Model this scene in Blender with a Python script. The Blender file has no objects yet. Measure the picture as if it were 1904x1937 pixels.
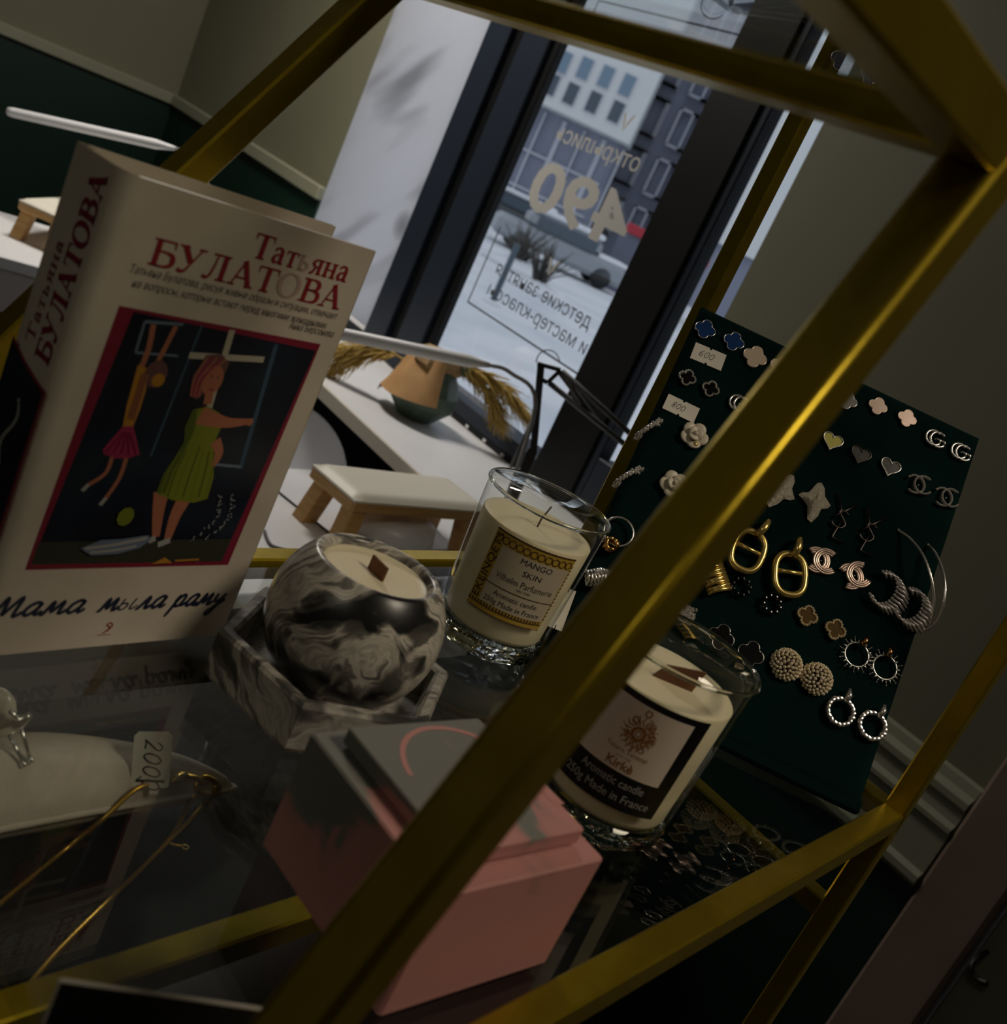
import bpy, math, random
from mathutils import Vector, Matrix
random.seed(7)
D2R = math.pi/180

# ------------------------------------------------------------------ camera, world, lights, exposure
H = 1.4                                   # eye height
PHI = 16.3*D2R                            # pitch down
CR, SR = 0.9038, 0.4279                   # camera roll
FPX = 2000.0
sc = bpy.context.scene
fw_c = Vector((0, math.cos(PHI), -math.sin(PHI)))
up0 = Vector((0, math.sin(PHI), math.cos(PHI)))
r_img = CR*Vector((1, 0, 0)) + SR*up0
u_img = -SR*Vector((1, 0, 0)) + CR*up0
cd = bpy.data.cameras.new('camera'); cam = bpy.data.objects.new('camera', cd)
sc.collection.objects.link(cam)
M = Matrix((r_img, u_img, -fw_c)).transposed().to_4x4(); M.translation = (0, 0, H)
cam.matrix_world = M
cd.sensor_fit = 'HORIZONTAL'; cd.sensor_width = 36.0; cd.lens = FPX/1904*36
cd.clip_start = 0.01; cd.clip_end = 400
cd.dof.use_dof = True; cd.dof.focus_distance = 0.72; cd.dof.aperture_fstop = 13.5
sc.camera = cam
sc.view_settings.view_transform = 'Standard'; sc.view_settings.look = 'None'
sc.view_settings.gamma = 1.0; sc.view_settings.use_curve_mapping = False
sc.view_settings.exposure = 0.0

wd_ = bpy.data.worlds.new('overcast_sky'); sc.world = wd_; wd_.use_nodes = True
bg = wd_.node_tree.nodes['Background']
bg.inputs[0].default_value = (0.80, 0.88, 1.0, 1); bg.inputs[1].default_value = 0.66

def lamp(name, loc, target, power, size, color, spread=180):
    l = bpy.data.lights.new(name, 'AREA'); l.shape = 'DISK'; l.size = size; l.energy = power; l.color = color
    l.spread = spread*D2R
    o = bpy.data.objects.new(name, l); sc.collection.objects.link(o); o.location = loc
    o.rotation_euler = (Vector(target)-Vector(loc)).to_track_quat('-Z', 'Y').to_euler()
    return o
lamp('ceiling_light_over_stand', (1.05, 0.12, 2.62), (0.12, 0.5, 1.1), 1.35, 0.50, (1.0, 0.86, 0.66), 64)
lamp('added_fill_over_desks', (-1.25, 2.75, 2.65), (-1.2, 2.75, 0.7), 25.0, 0.5, (1.0, 0.93, 0.84), 165)  # added fill to brighten the desks and far walls, no fixture known there
lamp('added_fill_behind', (-0.9, -1.2, 2.75), (-0.6, -0.2, 0.9), 3.9, 0.7, (1.0, 0.88, 0.74))  # added ambient fill for the spine and other left-facing sides

# window wall axes: u runs along the wall (left positive), depth WALL along its normal
AZ = 45.5*D2R
WN = Vector((math.sin(AZ), math.cos(AZ), 0)); WD = Vector((-math.cos(AZ), math.sin(AZ), 0)); WALL = 1.8
def wp(u, z, n=WALL): return WN*n + WD*u + Vector((0, 0, z))
WROT = math.atan2(-WD.y, -WD.x)           # local x runs right along the wall, local y out of the room
portal = bpy.data.lights.new('window_portal', 'AREA'); portal.shape = 'RECTANGLE'; portal.size = 1.9; portal.size_y = 1.9
portal.cycles.is_portal = True
po = bpy.data.objects.new('window_portal', portal); sc.collection.objects.link(po); po.location = wp(2.35, 1.7, WALL+0.16)
po.rotation_euler = (-WN).to_track_quat('-Z', 'Y').to_euler()

# ------------------------------------------------------------------ helpers
def S(h):
    h = h.lstrip('#'); v = [int(h[i:i+2], 16)/255 for i in (0, 2, 4)]
    return tuple((c/12.92 if c <= .04045 else ((c+.055)/1.055)**2.4) for c in v)
def ray(px, py):
    x, y = px-952.0, py-968.5
    u = x*CR + y*SR; v = x*SR - y*CR
    return Vector((u, FPX*math.cos(PHI)+v*math.sin(PHI), v*math.cos(PHI)-FPX*math.sin(PHI)))/FPX
EYE = Vector((0, 0, H))
def onz(px, py, z): r = ray(px, py); return EYE + r*((z-H)/r.z)
def ony(px, py, y): r = ray(px, py); return EYE + r*(y/r.y)
def onpl(px, py, p0, n): r = ray(px, py); return EYE + r*((Vector(p0)-EYE).dot(n)/r.dot(n))

class MB:
    """collects shapes, links them as one mesh object"""
    def __init__(s): s.v = []; s.f = []; s.m = []; s.sm = []
    def add(s, vs, fs, mat=0, smooth=False, T=None):
        b = len(s.v)
        s.v += [tuple(T @ Vector(p)) if T is not None else tuple(p) for p in vs]
        for f in fs: s.f.append(tuple(i+b for i in f)); s.m.append(mat); s.sm.append(smooth)
        return s
    def box(s, c, size, mat=0, T=None, bev=0.0):
        x, y, z = (k/2 for k in size)
        if bev <= 0:
            vs = [(c[0]+a*x, c[1]+b*y, c[2]+d*z) for a in (-1, 1) for b in (-1, 1) for d in (-1, 1)]
            fs = [(0, 1, 3, 2), (4, 6, 7, 5), (0, 4, 5, 1), (2, 3, 7, 6), (0, 2, 6, 4), (1, 5, 7, 3)]
            return s.add(vs, fs, mat, False, T)
        bev = min(bev, x*.98, y*.98, z*.98)
        ring = lambda ix, iy, zz: [(c[0]+sx*(x-ix)+0, c[1]+sy*(y-iy), zz) for sx, sy in ((-1, -1), (1, -1), (1, 1), (-1, 1))]
        def oct_(i, zz):
            X, Y = x-i, y-i; k = bev
            return [(c[0]-X+k, c[1]-Y, zz), (c[0]+X-k, c[1]-Y, zz), (c[0]+X, c[1]-Y+k, zz), (c[0]+X, c[1]+Y-k, zz),
                    (c[0]+X-k, c[1]+Y, zz), (c[0]-X+k, c[1]+Y, zz), (c[0]-X, c[1]+Y-k, zz), (c[0]-X, c[1]-Y+k, zz)]
        vs = oct_(bev*.7, c[2]-z)+oct_(0, c[2]-z+bev*.7)+oct_(0, c[2]+z-bev*.7)+oct_(bev*.7, c[2]+z)
        fs = [tuple(range(7, -1, -1)), tuple(range(24, 32))]
        for r in range(3):
            for i in range(8): fs.append((r*8+i, r*8+(i+1) % 8, r*8+8+(i+1) % 8, r*8+8+i))
        return s.add(vs, fs, mat, False, T)
    def tube(s, path, r, n=8, mat=0, closed=False, smooth=True, T=None, cap=True):
        P = [Vector(p) for p in path]; L = len(P); vs = []
        R = r if isinstance(r, (list, tuple)) else [r]*L
        nrm = None
        for i, p in enumerate(P):
            if closed: t = P[(i+1) % L]-P[i-1]
            else: t = P[min(i+1, L-1)]-P[max(i-1, 0)]
            if t.length < 1e-9: t = Vector((0, 0, 1))
            t.normalize()
            if nrm is None:
                nrm = t.orthogonal().normalized()
            nrm = nrm - t*nrm.dot(t)
            if nrm.length < 1e-6: nrm = t.orthogonal()
            nrm.normalize()
            b = t.cross(nrm)
            for k in range(n):
                a = 2*math.pi*k/n
                vs.append(p + (nrm*math.cos(a)+b*math.sin(a))*R[i])
        fs = []
        for i in range(L if closed else L-1):
            for k in range(n):
                j = (i+1) % L
                fs.append((i*n+k, i*n+(k+1) % n, j*n+(k+1) % n, j*n+k))
        if not closed and cap: fs += [tuple(range(n-1, -1, -1)), tuple((L-1)*n+k for k in range(n))]
        return s.add(vs, fs, mat, smooth, T)
    def bar(s, a, b, w, h, side, mat=0, ch=0.0012):
        """square tube from a to b; side = direction of the w axis"""
        a, b = Vector(a), Vector(b); t = (b-a).normalized()
        e1 = (Vector(side)-t*Vector(side).dot(t)).normalized(); e2 = t.cross(e1)
        x, y = w/2, h/2; k = ch
        sg = 4 if k > .002 else 1
        prof = []; sm = []
        for cx, cy, a0 in ((x-k, -y+k, -90), (x-k, y-k, 0), (-x+k, y-k, 90), (-x+k, -y+k, 180)):
            for j in range(sg+1):
                q = D2R*(a0+90*j/sg); prof.append((cx+k*math.cos(q), cy+k*math.sin(q))); sm.append(j < sg)
        n = len(prof)
        vs = [p+e1*q[0]+e2*q[1] for p in (a, b) for q in prof]
        fs = [(i, (i+1) % n, n+(i+1) % n, n+i) for i in range(n)]+[tuple(range(n-1, -1, -1)), tuple(range(n, 2*n))]
        b0 = len(s.f); s.add(vs, fs, mat)
        if sg > 1:
            for i in range(n): s.sm[b0+i] = sm[i]
        return s
    def lathe(s, prof, n=48, mat=0, T=None, flute=None, smooth=True, close=False):
        vs = []; fs = []
        for i, (r, z) in enumerate(prof):
            for k in range(n):
                a = 2*math.pi*k/n
                rr = r*(1+flute(i, a)) if flute else r
                vs.append((rr*math.cos(a), rr*math.sin(a), z))
        m = len(prof)
        for i in range(m if close else m-1):
            j = (i+1) % m
            for k in range(n): fs.append((i*n+k, i*n+(k+1) % n, j*n+(k+1) % n, j*n+k))
        if not close:
            if prof[0][0] > 1e-6: fs.append(tuple(range(n-1, -1, -1)))
            if prof[-1][0] > 1e-6: fs.append(tuple((m-1)*n+k for k in range(n)))
        return s.add(vs, fs, mat, smooth, T)
    def ball(s, c, r, n=10, mat=0, T=None, sc3=(1, 1, 1)):
        m = max(4, n//2+1); vs = []; fs = []
        for i in range(m+1):
            th = math.pi*i/m
            for k in range(n):
                a = 2*math.pi*k/n
                vs.append((c[0]+r*sc3[0]*math.sin(th)*math.cos(a), c[1]+r*sc3[1]*math.sin(th)*math.sin(a), c[2]+r*sc3[2]*math.cos(th)))
        for i in range(m):
            for k in range(n): fs.append((i*n+k, (i+1)*n+k, (i+1)*n+(k+1) % n, i*n+(k+1) % n))
        return s.add(vs, fs, mat, True, T)
    def prism(s, poly, z0, z1, mat=0, T=None, smooth=False):
        n = len(poly)
        area = sum(poly[i][0]*poly[(i+1) % n][1]-poly[(i+1) % n][0]*poly[i][1] for i in range(n))
        if area < 0: poly = poly[::-1]
        vs = [(p[0], p[1], z0) for p in poly]+[(p[0], p[1], z1) for p in poly]
        s.add(vs, [tuple(range(n-1, -1, -1)), tuple(range(n, 2*n))], mat, False, T)
        return s.add(vs, [(i, (i+1) % n, n+(i+1) % n, n+i) for i in range(n)], mat, smooth, T)
    def flat(s, poly, z=0.0, mat=0, T=None):
        n = len(poly)
        area = sum(poly[i][0]*poly[(i+1) % n][1]-poly[(i+1) % n][0]*poly[i][1] for i in range(n))
        if area < 0: poly = poly[::-1]
        return s.add([(p[0], p[1], z) for p in poly], [tuple(range(n))], mat, False, T)
    def ribbon(s, pts, z=0.0, mat=0, T=None):
        """flat stroke with its own width at each point (x, y, w)"""
        L = len(pts); vs = []
        for i in range(L):
            a, b = pts[max(i-1, 0)], pts[min(i+1, L-1)]
            dx, dy = b[0]-a[0], b[1]-a[1]; l = math.hypot(dx, dy) or 1
            nx, ny = -dy/l, dx/l; w = pts[i][2]/2
            vs += [(pts[i][0]-nx*w, pts[i][1]-ny*w, z), (pts[i][0]+nx*w, pts[i][1]+ny*w, z)]
        return s.add(vs, [(2*i, 2*i+2, 2*i+3, 2*i+1) for i in range(L-1)], mat, False, T)
    def grid(s, fn, nu, nv, mat=0, smooth=True, T=None, flip=False):
        vs = [fn(i/nu, j/nv) for i in range(nu+1) for j in range(nv+1)]
        fs = []
        for i in range(nu):
            for j in range(nv):
                q = (i*(nv+1)+j, (i+1)*(nv+1)+j, (i+1)*(nv+1)+j+1, i*(nv+1)+j+1)
                fs.append(q[::-1] if flip else q)
        return s.add(vs, fs, mat, smooth, T)
    def warp(s, fn): s.v = [tuple(fn(Vector(p))) for p in s.v]; return s
    def build(s, name, mats, parent=None, loc=None, rot=None):
        me = bpy.data.meshes.new(name)
        me.from_pydata(s.v, [], s.f)
        if not isinstance(mats, (list, tuple)): mats = [mats]
        for m in mats: me.materials.append(m)
        me.polygons.foreach_set('material_index', s.m); me.polygons.foreach_set('use_smooth', s.sm)
        me.update()
        o = bpy.data.objects.new(name, me); sc.collection.objects.link(o)
        if parent is not None: o.parent = parent
        if loc is not None: o.location = loc
        if rot is not None: o.rotation_euler = rot
        return o

def tag(o, label=None, cat=None, group=None, kind=None):
    if label: o['label'] = label
    if cat: o['category'] = cat
    if group: o['group'] = group
    if kind: o['kind'] = kind
    return o
def thing(name, label, cat, loc=(0, 0, 0), rotz=0.0, group=None, basis=None):
    o = bpy.data.objects.new(name, None); sc.collection.objects.link(o); o.empty_display_size = 0.02
    if basis is not None:
        m = Matrix((basis[0], basis[1], basis[2])).transposed().to_4x4(); m.translation = loc; o.matrix_world = m
    else:
        o.location = loc; o.rotation_euler = (0, 0, rotz)
    return tag(o, label, cat, group)
def dup(root, label, loc=None, rotz=None, basis=None, name=None):
    r = root.copy(); sc.collection.objects.link(r); r['label'] = label
    if basis is not None:
        m = Matrix((basis[0], basis[1], basis[2])).transposed().to_4x4(); m.translation = loc; r.matrix_world = m
    else:
        if loc is not None: r.location = loc
        if rotz is not None: r.rotation_euler = (0, 0, rotz)
    for ch in list(root.children):
        c = ch.copy(); sc.collection.objects.link(c); c.parent = r
        for g in list(ch.children):
            k = g.copy(); sc.collection.objects.link(k); k.parent = c
    return r
def struct(name, mb, mats, loc=None, rot=None, label=None):
    o = mb.build(name, mats, None, loc, rot); o['kind'] = 'structure'
    return o

def spline(pts, k=6):
    """Catmull-Rom through points of any dimension"""
    out = []; n = len(pts)
    for i in range(n-1):
        p0, p1, p2, p3 = pts[max(i-1, 0)], pts[i], pts[i+1], pts[min(i+2, n-1)]
        for j in range(k):
            t = j/k
            out.append(tuple(.5*(2*b+(c-a)*t+(2*a-5*b+4*c-d)*t*t+(3*b-a-3*c+d)*t**3) for a, b, c, d in zip(p0, p1, p2, p3)))
    out.append(tuple(pts[-1])); return out
def circ(cx, cy, r, n=24, a0=0, a1=360, ry=None):
    return [(cx+r*math.cos(D2R*(a0+(a1-a0)*i/n)), cy+(ry or r)*math.sin(D2R*(a0+(a1-a0)*i/n))) for i in range(n+1)]
_fc = {}
def text(mb, body, size, x, y, z=0, mat=0, T=None, align='LEFT', sx=1.0, shear=0.0, bold=0.0, space=1.0, fit=None, mirror=False):
    """lettering in the built-in font, as flat faces; fit = total width"""
    cu = bpy.data.curves.new('lettering', 'FONT'); cu.body = body; cu.size = size; cu.shear = shear; cu.offset = bold
    cu.space_character = space; cu.resolution_u = 3
    o = bpy.data.objects.new('lettering', cu)
    me = bpy.data.meshes.new_from_object(o)
    vs = [tuple(v.co) for v in me.vertices]; fs = [tuple(p.vertices) for p in me.polygons]
    bpy.data.objects.remove(o); bpy.data.curves.remove(cu); bpy.data.meshes.remove(me)
    if not vs: return
    x0 = min(v[0] for v in vs); x1 = max(v[0] for v in vs)
    if fit: sx = fit/(x1-x0)
    off = {'LEFT': x0, 'CENTER': (x0+x1)/2, 'RIGHT': x1}[align]
    k = -1 if mirror else 1
    vs = [(x+k*(v[0]-off)*sx, y+v[1], z) for v in vs]
    if mirror: fs = [f[::-1] for f in fs]
    mb.add(vs, fs, mat, False, T)

# ------------------------------------------------------------------ materials
def mat(name, col, rough=.5, metal=0.0, **kw):
    m = bpy.data.materials.new(name); m.use_nodes = True
    b = m.node_tree.nodes['Principled BSDF']
    b.inputs['Base Color'].default_value = (*col, 1); b.inputs['Roughness'].default_value = rough; b.inputs['Metallic'].default_value = metal
    for k, v in kw.items(): b.inputs[k.replace('_', ' ')].default_value = v
    return m
def nodes(m): return m.node_tree.nodes, m.node_tree.links, m.node_tree.nodes['Principled BSDF']
def coord(m, scale=(1, 1, 1), rot=(0, 0, 0), kind='Object'):
    N, L, b = nodes(m); tc = N.new('ShaderNodeTexCoord'); mp = N.new('ShaderNodeMapping')
    mp.inputs['Scale'].default_value = scale; mp.inputs['Rotation'].default_value = rot
    L.new(tc.outputs[kind], mp.inputs[0]); return mp.outputs[0]
def ramp(m, fac, stops, interp='LINEAR'):
    N, L, b = nodes(m); r = N.new('ShaderNodeValToRGB'); r.color_ramp.interpolation = interp
    while len(r.color_ramp.elements) < len(stops): r.color_ramp.elements.new(.5)
    for e, (p, c) in zip(r.color_ramp.elements, stops): e.position = p; e.color = (*c, 1)
    L.new(fac, r.inputs[0]); return r.outputs[0]
def noise(m, vec, scale, detail=3, dist=0.0):
    N, L, b = nodes(m); t = N.new('ShaderNodeTexNoise'); t.inputs['Scale'].default_value = scale
    t.inputs['Detail'].default_value = detail; t.inputs['Distortion'].default_value = dist; L.new(vec, t.inputs[0]); return t.outputs[0]
def noisy(name, stops, scale, rough=.5, detail=4, bump=0.0, vscale=(1, 1, 1), dist=0.0, bscale=None, metal=0.0, **kw):
    m = mat(name, stops[0][1], rough, metal, **kw); N, L, b = nodes(m)
    v = coord(m, vscale); f = noise(m, v, scale, detail, dist)
    L.new(ramp(m, f, stops), b.inputs['Base Color'])
    if bump:
        bp = N.new('ShaderNodeBump'); bp.inputs['Strength'].default_value = bump; bp.inputs['Distance'].default_value = .002
        L.new(noise(m, v, bscale or scale*3, 4), bp.inputs['Height']); L.new(bp.outputs[0], b.inputs['Normal'])
    return m
def pane_mat(name, tint=(1, 1, 1), ior=1.5, extra=0.0):
    """thin sheet of glass: clear straight through, mirror by Fresnel"""
    m = bpy.data.materials.new(name); m.use_nodes = True; N = m.node_tree.nodes; L = m.node_tree.links
    N.remove(N['Principled BSDF']); out = N['Material Output']
    t = N.new('ShaderNodeBsdfTransparent'); t.inputs[0].default_value = (*tint, 1)
    g = N.new('ShaderNodeBsdfGlossy'); g.inputs['Roughness'].default_value = 0.0; g.inputs[0].default_value = (1, 1, 1, 1)
    f = N.new('ShaderNodeFresnel'); gm = N.new('ShaderNodeNewGeometry'); mr = N.new('ShaderNodeMapRange'); mr.inputs['To Min'].default_value = ior; mr.inputs['To Max'].default_value = 1/ior
    L.new(gm.outputs['Backfacing'], mr.inputs['Value']); L.new(mr.outputs[0], f.inputs[0]); mx = N.new('ShaderNodeMixShader')
    L.new(f.outputs[0], mx.inputs[0]); L.new(t.outputs[0], mx.inputs[1]); L.new(g.outputs[0], mx.inputs[2]); L.new(mx.outputs[0], out.inputs[0])
    return m
def glass_mat(name, col=(1, 1, 1), rough=0.0, ior=1.5):
    m = bpy.data.materials.new(name); m.use_nodes = True; N = m.node_tree.nodes; L = m.node_tree.links
    N.remove(N['Principled BSDF']); g = N.new('ShaderNodeBsdfGlass'); g.inputs[0].default_value = (*col, 1)
    g.inputs['Roughness'].default_value = rough; g.inputs['IOR'].default_value = ior
    L.new(g.outputs[0], N['Material Output'].inputs[0]); return m

GOLD = noisy('brushed_gold_paint', [(.35, (.40, .285, .014)), (.65, (.46, .335, .020))], 60, .33, bump=.04, metal=.85)
PLATE = mat('polished_gold', (.80, .60, .20), .26, .85)
SILVER = mat('polished_silver', (.82, .80, .77), .22, .85)
ROSE = mat('rose_metal', (.80, .62, .53), .28, .8)
DARKMETAL = mat('blackened_metal', (.10, .085, .08), .3, 1.0)
WHITE_PAINT = mat('white_paint', (.80, .80, .80), .4)
DESK = noisy('white_desk_laminate', [(.3, (.78, .78, .79)), (.7, (.83, .83, .84))], 5, .35)
DESK_EDGE = mat('cream_desk_edge', (.62, .57, .48), .5)
OLIVE = noisy('olive_wall_paint', [(.3, (.150, .148, .094)), (.7, (.172, .168, .108))], 2.2, .7)
OLIVE_TRIM = mat('olive_trim_paint', (.26, .26, .185), .5)
GREEN = noisy('dark_green_wainscot', [(.3, (.0025, .017, .010)), (.7, (.0035, .022, .014))], 2, .5)
BLACKFR = mat('black_window_profile', (.0035, .004, .0045), .5, Specular_IOR_Level=.25)
NAVYFR = mat('navy_window_profile', (.014, .020, .032), .45, Specular_IOR_Level=.3)
FLOOR = noisy('dark_floor', [(.3, (.010, .009, .008)), (.7, (.016, .014, .012))], 6, .5)
CEIL = mat('ceiling_paint', (.55, .54, .50), .8)
BLACK = mat('black_card', (.006, .006, .007), .4)
PAPER = noisy('price_tag_paper', [(.3, (.72, .68, .60)), (.7, (.78, .74, .66))], 40, .7)
INK = mat('black_ink', (.02, .02, .025), .6)
WOOD = noisy('pale_wood', [(.3, (.46, .26, .08)), (.7, (.60, .36, .14))], 14, .5, vscale=(1, 1, 12))
PAD = mat('cream_leatherette', (.78, .74, .62), .45)
WAX = mat('cream_wax', (.80, .71, .50), .45, Subsurface_Weight=0.15, Subsurface_Radius=(.02, .012, .006), Subsurface_Scale=.3)
WICK = noisy('wood_wick', [(.3, (.11, .04, .015)), (.7, (.20, .08, .03))], 120, .7)
PANE = pane_mat('window_glass')
SHELFGLASS = pane_mat('shelf_glass', (.93, .95, .93))
CLEAR = pane_mat('candle_glass', (.96, .97, .95), 1.42)
SOLIDGLASS = glass_mat('solid_glass', (.97, .98, .95))

# ------------------------------------------------------------------ room shell (local frame of the window wall: x right, y out)
W0 = (WN.x*WALL, WN.y*WALL, 0); WR = (0, 0, WROT)
def wall_boxes(name, boxes, mats, bev=0):
    m = MB()
    for b in boxes:
        x0, x1, y0, y1, z0, z1 = b[:6]
        m.box(((x0+x1)/2, (y0+y1)/2, (z0+z1)/2), (x1-x0, y1-y0, z1-z0), b[6] if len(b) > 6 else 0, None, bev)
    return struct(name, m, mats, W0, WR)
XL, XR, YB, ZC = -4.72, 2.4, -4.6, 2.85
wall_boxes('floor', [(XL-.2, XR+.2, YB-.2, .22, -.1, 0)], FLOOR)
wall_boxes('ceiling', [(XL-.2, XR+.2, YB-.2, .22, ZC, ZC+.1)], CEIL)
wall_boxes('wall_window', [(XL-.2, -3.235, 0, .22, 0, ZC), (-3.235, -1.48, 0, .22, 0, .77), (-3.235, -1.48, 0, .22, 2.5, ZC),
                           (-1.48, -.53, 0, .22, 0, ZC), (-.53, .42, 0, .22, 2.1, ZC), (.42, XR+.2, 0, .22, 0, ZC)], OLIVE)
wall_boxes('wall_left', [(XL-.2, XL, YB-.2, 0, 0, ZC)], OLIVE)
wall_boxes('wall_right', [(XR, XR+.2, YB-.2, 0, 0, ZC)], OLIVE)
wall_boxes('wall_back', [(XL, XR, YB-.2, YB, 0, ZC)], OLIVE)
wall_boxes('trim_1', [(-3.235, -1.48, -.012, 0, 0, .72), (XL+.012, -3.24, -.012, 0, 0, 1.06), (XL, XL+.012, YB, 0, 0, 1.06)], GREEN)       # green wainscot
wall_boxes('trim_2', [(XL+.03, -3.24, -.03, 0, 1.06, 1.105), (XL, XL+.03, YB, 0, 1.06, 1.105)], OLIVE_TRIM, .006)   # dado rail
wall_boxes('trim_3', [(-1.47, -.535, -.012, 0, 0, .64)], GREEN)
# moulded rail low on the pier beside the window
prof = [(0, .640), (-.030, .640), (-.034, .648), (-.034, .660), (-.024, .668), (-.022, .745), (-.030, .752), (-.030, .760), (-.020, .768),
        (-.017, .790), (-.026, .800), (-.026, .812), (-.014, .822), (-.010, .838), (0, .842)]
m = MB(); vs = [(x, y, z) for x in (-1.48, -.535) for y, z in prof]; k = len(prof)
m.add(vs, [(i, i+1, k+i+1, k+i) for i in range(k-1)]); m.add(vs, [tuple(range(k)), tuple(range(2*k-1, k-1, -1))])
struct('trim_4', m, OLIVE_TRIM, W0, WR)
# door at the right: casing, leaf and dark lever
CASING = noisy('brown_door_casing', [(.3, (.20, .145, .11)), (.7, (.245, .18, .14))], 9, .5)
LEAF = mat('grey_green_door_leaf', (.24, .245, .18), .5)
m = MB(); m.box((-.472, .0, 1.05), (.115, .06, 2.1), 0, None, .006); m.box((.37, .0, 1.05), (.10, .06, 2.1), 0, None, .006); m.box((-.05, .0, 2.07), (.74, .06, .1), 0)
struct('trim_5', m, CASING, W0, WR)
m = MB(); m.box((-.045, .03, 1.01), (.735, .04, 2.02), 0, None, .004)
door = struct('door_1', m, LEAF, W0, WR)
m = MB(); hp = [(-.398, -.0, .628), (-.397, -.03, .622), (-.394, -.045, .612), (-.385, -.046, .603), (-.372, -.045, .603), (-.362, -.045, .608)]
m.tube(spline(hp, 5), [.0045]*20+[.0055]*6, 8)
m.build('door_handle', mat('black_lever', (.008, .008, .006), .5), door)
# window: black profiles, roller blind, two panes
m = MB()
for x0, x1, y0, y1, mt in ((-2.695, -2.585, -.02, .02, 1), (-2.585, -2.525, .0, .02, 0), (-2.525, -2.405, -.02, .02, 1), (-2.405, -2.375, -.005, .02, 0),
                           (-1.79, -1.637, -.02, .03, 0), (-1.637, -1.612, -.012, .03, 1)):
    m.box(((x0+x1)/2, (y0+y1)/2, 1.635), (x1-x0, y1-y0, 1.73), mt, None, .003)
m.box((-2.08, .035, .797), (.585, .10, .045), 1, None, .004); m.box((-2.08, .02, .772), (.585, .075, .016), 0)
m.box((-1.546, .035, .85), (.13, .10, .13), 1, None, .003); m.box((-2.09, .035, 2.45), (1.23, .10, .10), 0); m.box((-2.96, .05, .79), (.55, .1, .05), 1)
for i in range(7): m.box((-2.33+i*.085, -.0185, .772), (.012, .003, .008), 2)
win = struct('window_1', m, [BLACKFR, NAVYFR, WHITE_PAINT], W0, WR)
m = MB(); m.box((-2.0825, .012, 1.61), (.60, .004, 1.64)); m.box((-1.546, .012, 1.65), (.13, .004, 1.52))
m.build('window_pane', PANE, win)
# white roller blind with soft grey streaks and darker spots
BL = bpy.data.materials.new('white_blind_fabric'); BL.use_nodes = True; N_ = BL.node_tree.nodes; L_ = BL.node_tree.links
tl = N_.new('ShaderNodeBsdfTranslucent'); mxs = N_.new('ShaderNodeMixShader'); mxs.inputs[0].default_value = .8
v = coord(BL, (1, 1, 1), (0, .62, 0)); vm = N_.new('ShaderNodeMapping'); vm.inputs['Scale'].default_value = (.9, 1, 3.6); L_.new(v, vm.inputs[0])
cl = ramp(BL, noise(BL, vm.outputs[0], 2.1, 1.5), [(.30, (.52, .52, .54)), (.47, (.80, .80, .82)), (1, (.84, .84, .86))])
vo = N_.new('ShaderNodeTexVoronoi'); vo.inputs['Scale'].default_value = 2.6; L_.new(coord(BL, (1, .01, 1)), vo.inputs[0])
sp = ramp(BL, vo.outputs['Distance'], [(.03, (.30, .30, .30)), (.17, (1, 1, 1))])
mu = N_.new('ShaderNodeMixRGB'); mu.blend_type = 'MULTIPLY'; mu.inputs[0].default_value = 1; L_.new(cl, mu.inputs[1]); L_.new(sp, mu.inputs[2])
L_.new(mu.outputs[0], tl.inputs[0]); L_.new(mu.outputs[0], N_['Principled BSDF'].inputs['Base Color']); N_['Principled BSDF'].inputs['Roughness'].default_value = .8
L_.new(N_['Principled BSDF'].outputs[0], mxs.inputs[1]); L_.new(tl.outputs[0], mxs.inputs[2]); L_.new(mxs.outputs[0], N_['Material Output'].inputs[0])
bt = thing('roller_blind', 'white roller blind with blurred grey streaks left of the black window frame', 'blind', wp(2.967, .80, 1.79), WROT)
m = MB(); m.box((0, 0, .86), (.525, .0012, 1.70)); m.build('blind_fabric', BL, bt)
m = MB(); m.box((0, 0, .006), (.525, .010, .012), 0, None, .002); m.build('bottom_bar', WHITE_PAINT, bt)
# lettering on the glass, read from the street (mirrored seen from inside)
LET = mat('grey_vinyl', (.46, .45, .42), .6); LETD = mat('dark_vinyl', (.09, .10, .12), .6)
dt = thing('window_lettering', 'mirrored grey lettering and number on the large window pane', 'lettering', wp(0, 0, WALL-.001+.008), WROT)
RX = Matrix.Rotation(math.pi/2, 4, 'X')
def decal(name, mt, fn):
    m = MB(); fn(m); m.v = [(x, -z, y) for x, y, z in m.v]; return m.build(name, mt, dt)
decal('number', LET, lambda m: text(m, '490', .176, -1.868, 1.345, bold=.0042, fit=.40, mirror=True))
decal('small_words', LET, lambda m: text(m, 'открылись', .060, -1.925, 1.523, fit=.335, mirror=True))
decal('lesson_words', LETD, lambda m: text(m, 'детские занятия', .052, -1.845, 1.150, fit=.415, mirror=True))
decal('class_words', LETD, lambda m: text(m, 'и мастер-', .052, -1.822, 1.092, fit=.235, mirror=True))
decal('class_words', LETD, lambda m: text(m, 'классы', .052, -2.063, 1.092, fit=.195, mirror=True))
decal('border_line', LETD, lambda m: (m.box((-2.317, 1.155, 0), (.005, .22, .0006)), m.box((-2.06, 1.046, 0), (.515, .005, .0006))))
def wings(m, cx, cy):
        for s in (-1, 1):
            m.ribbon([(cx, cy-.020, .002), (cx+s*.008, cy+.002, .009), (cx+s*.016, cy+.018, .007), (cx+s*.020, cy+.024, .001)])
for c_ in ((-2.03, 1.62), (-2.06, 1.235)): decal('wing_mark', LET, lambda m: wings(m, *c_))

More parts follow.
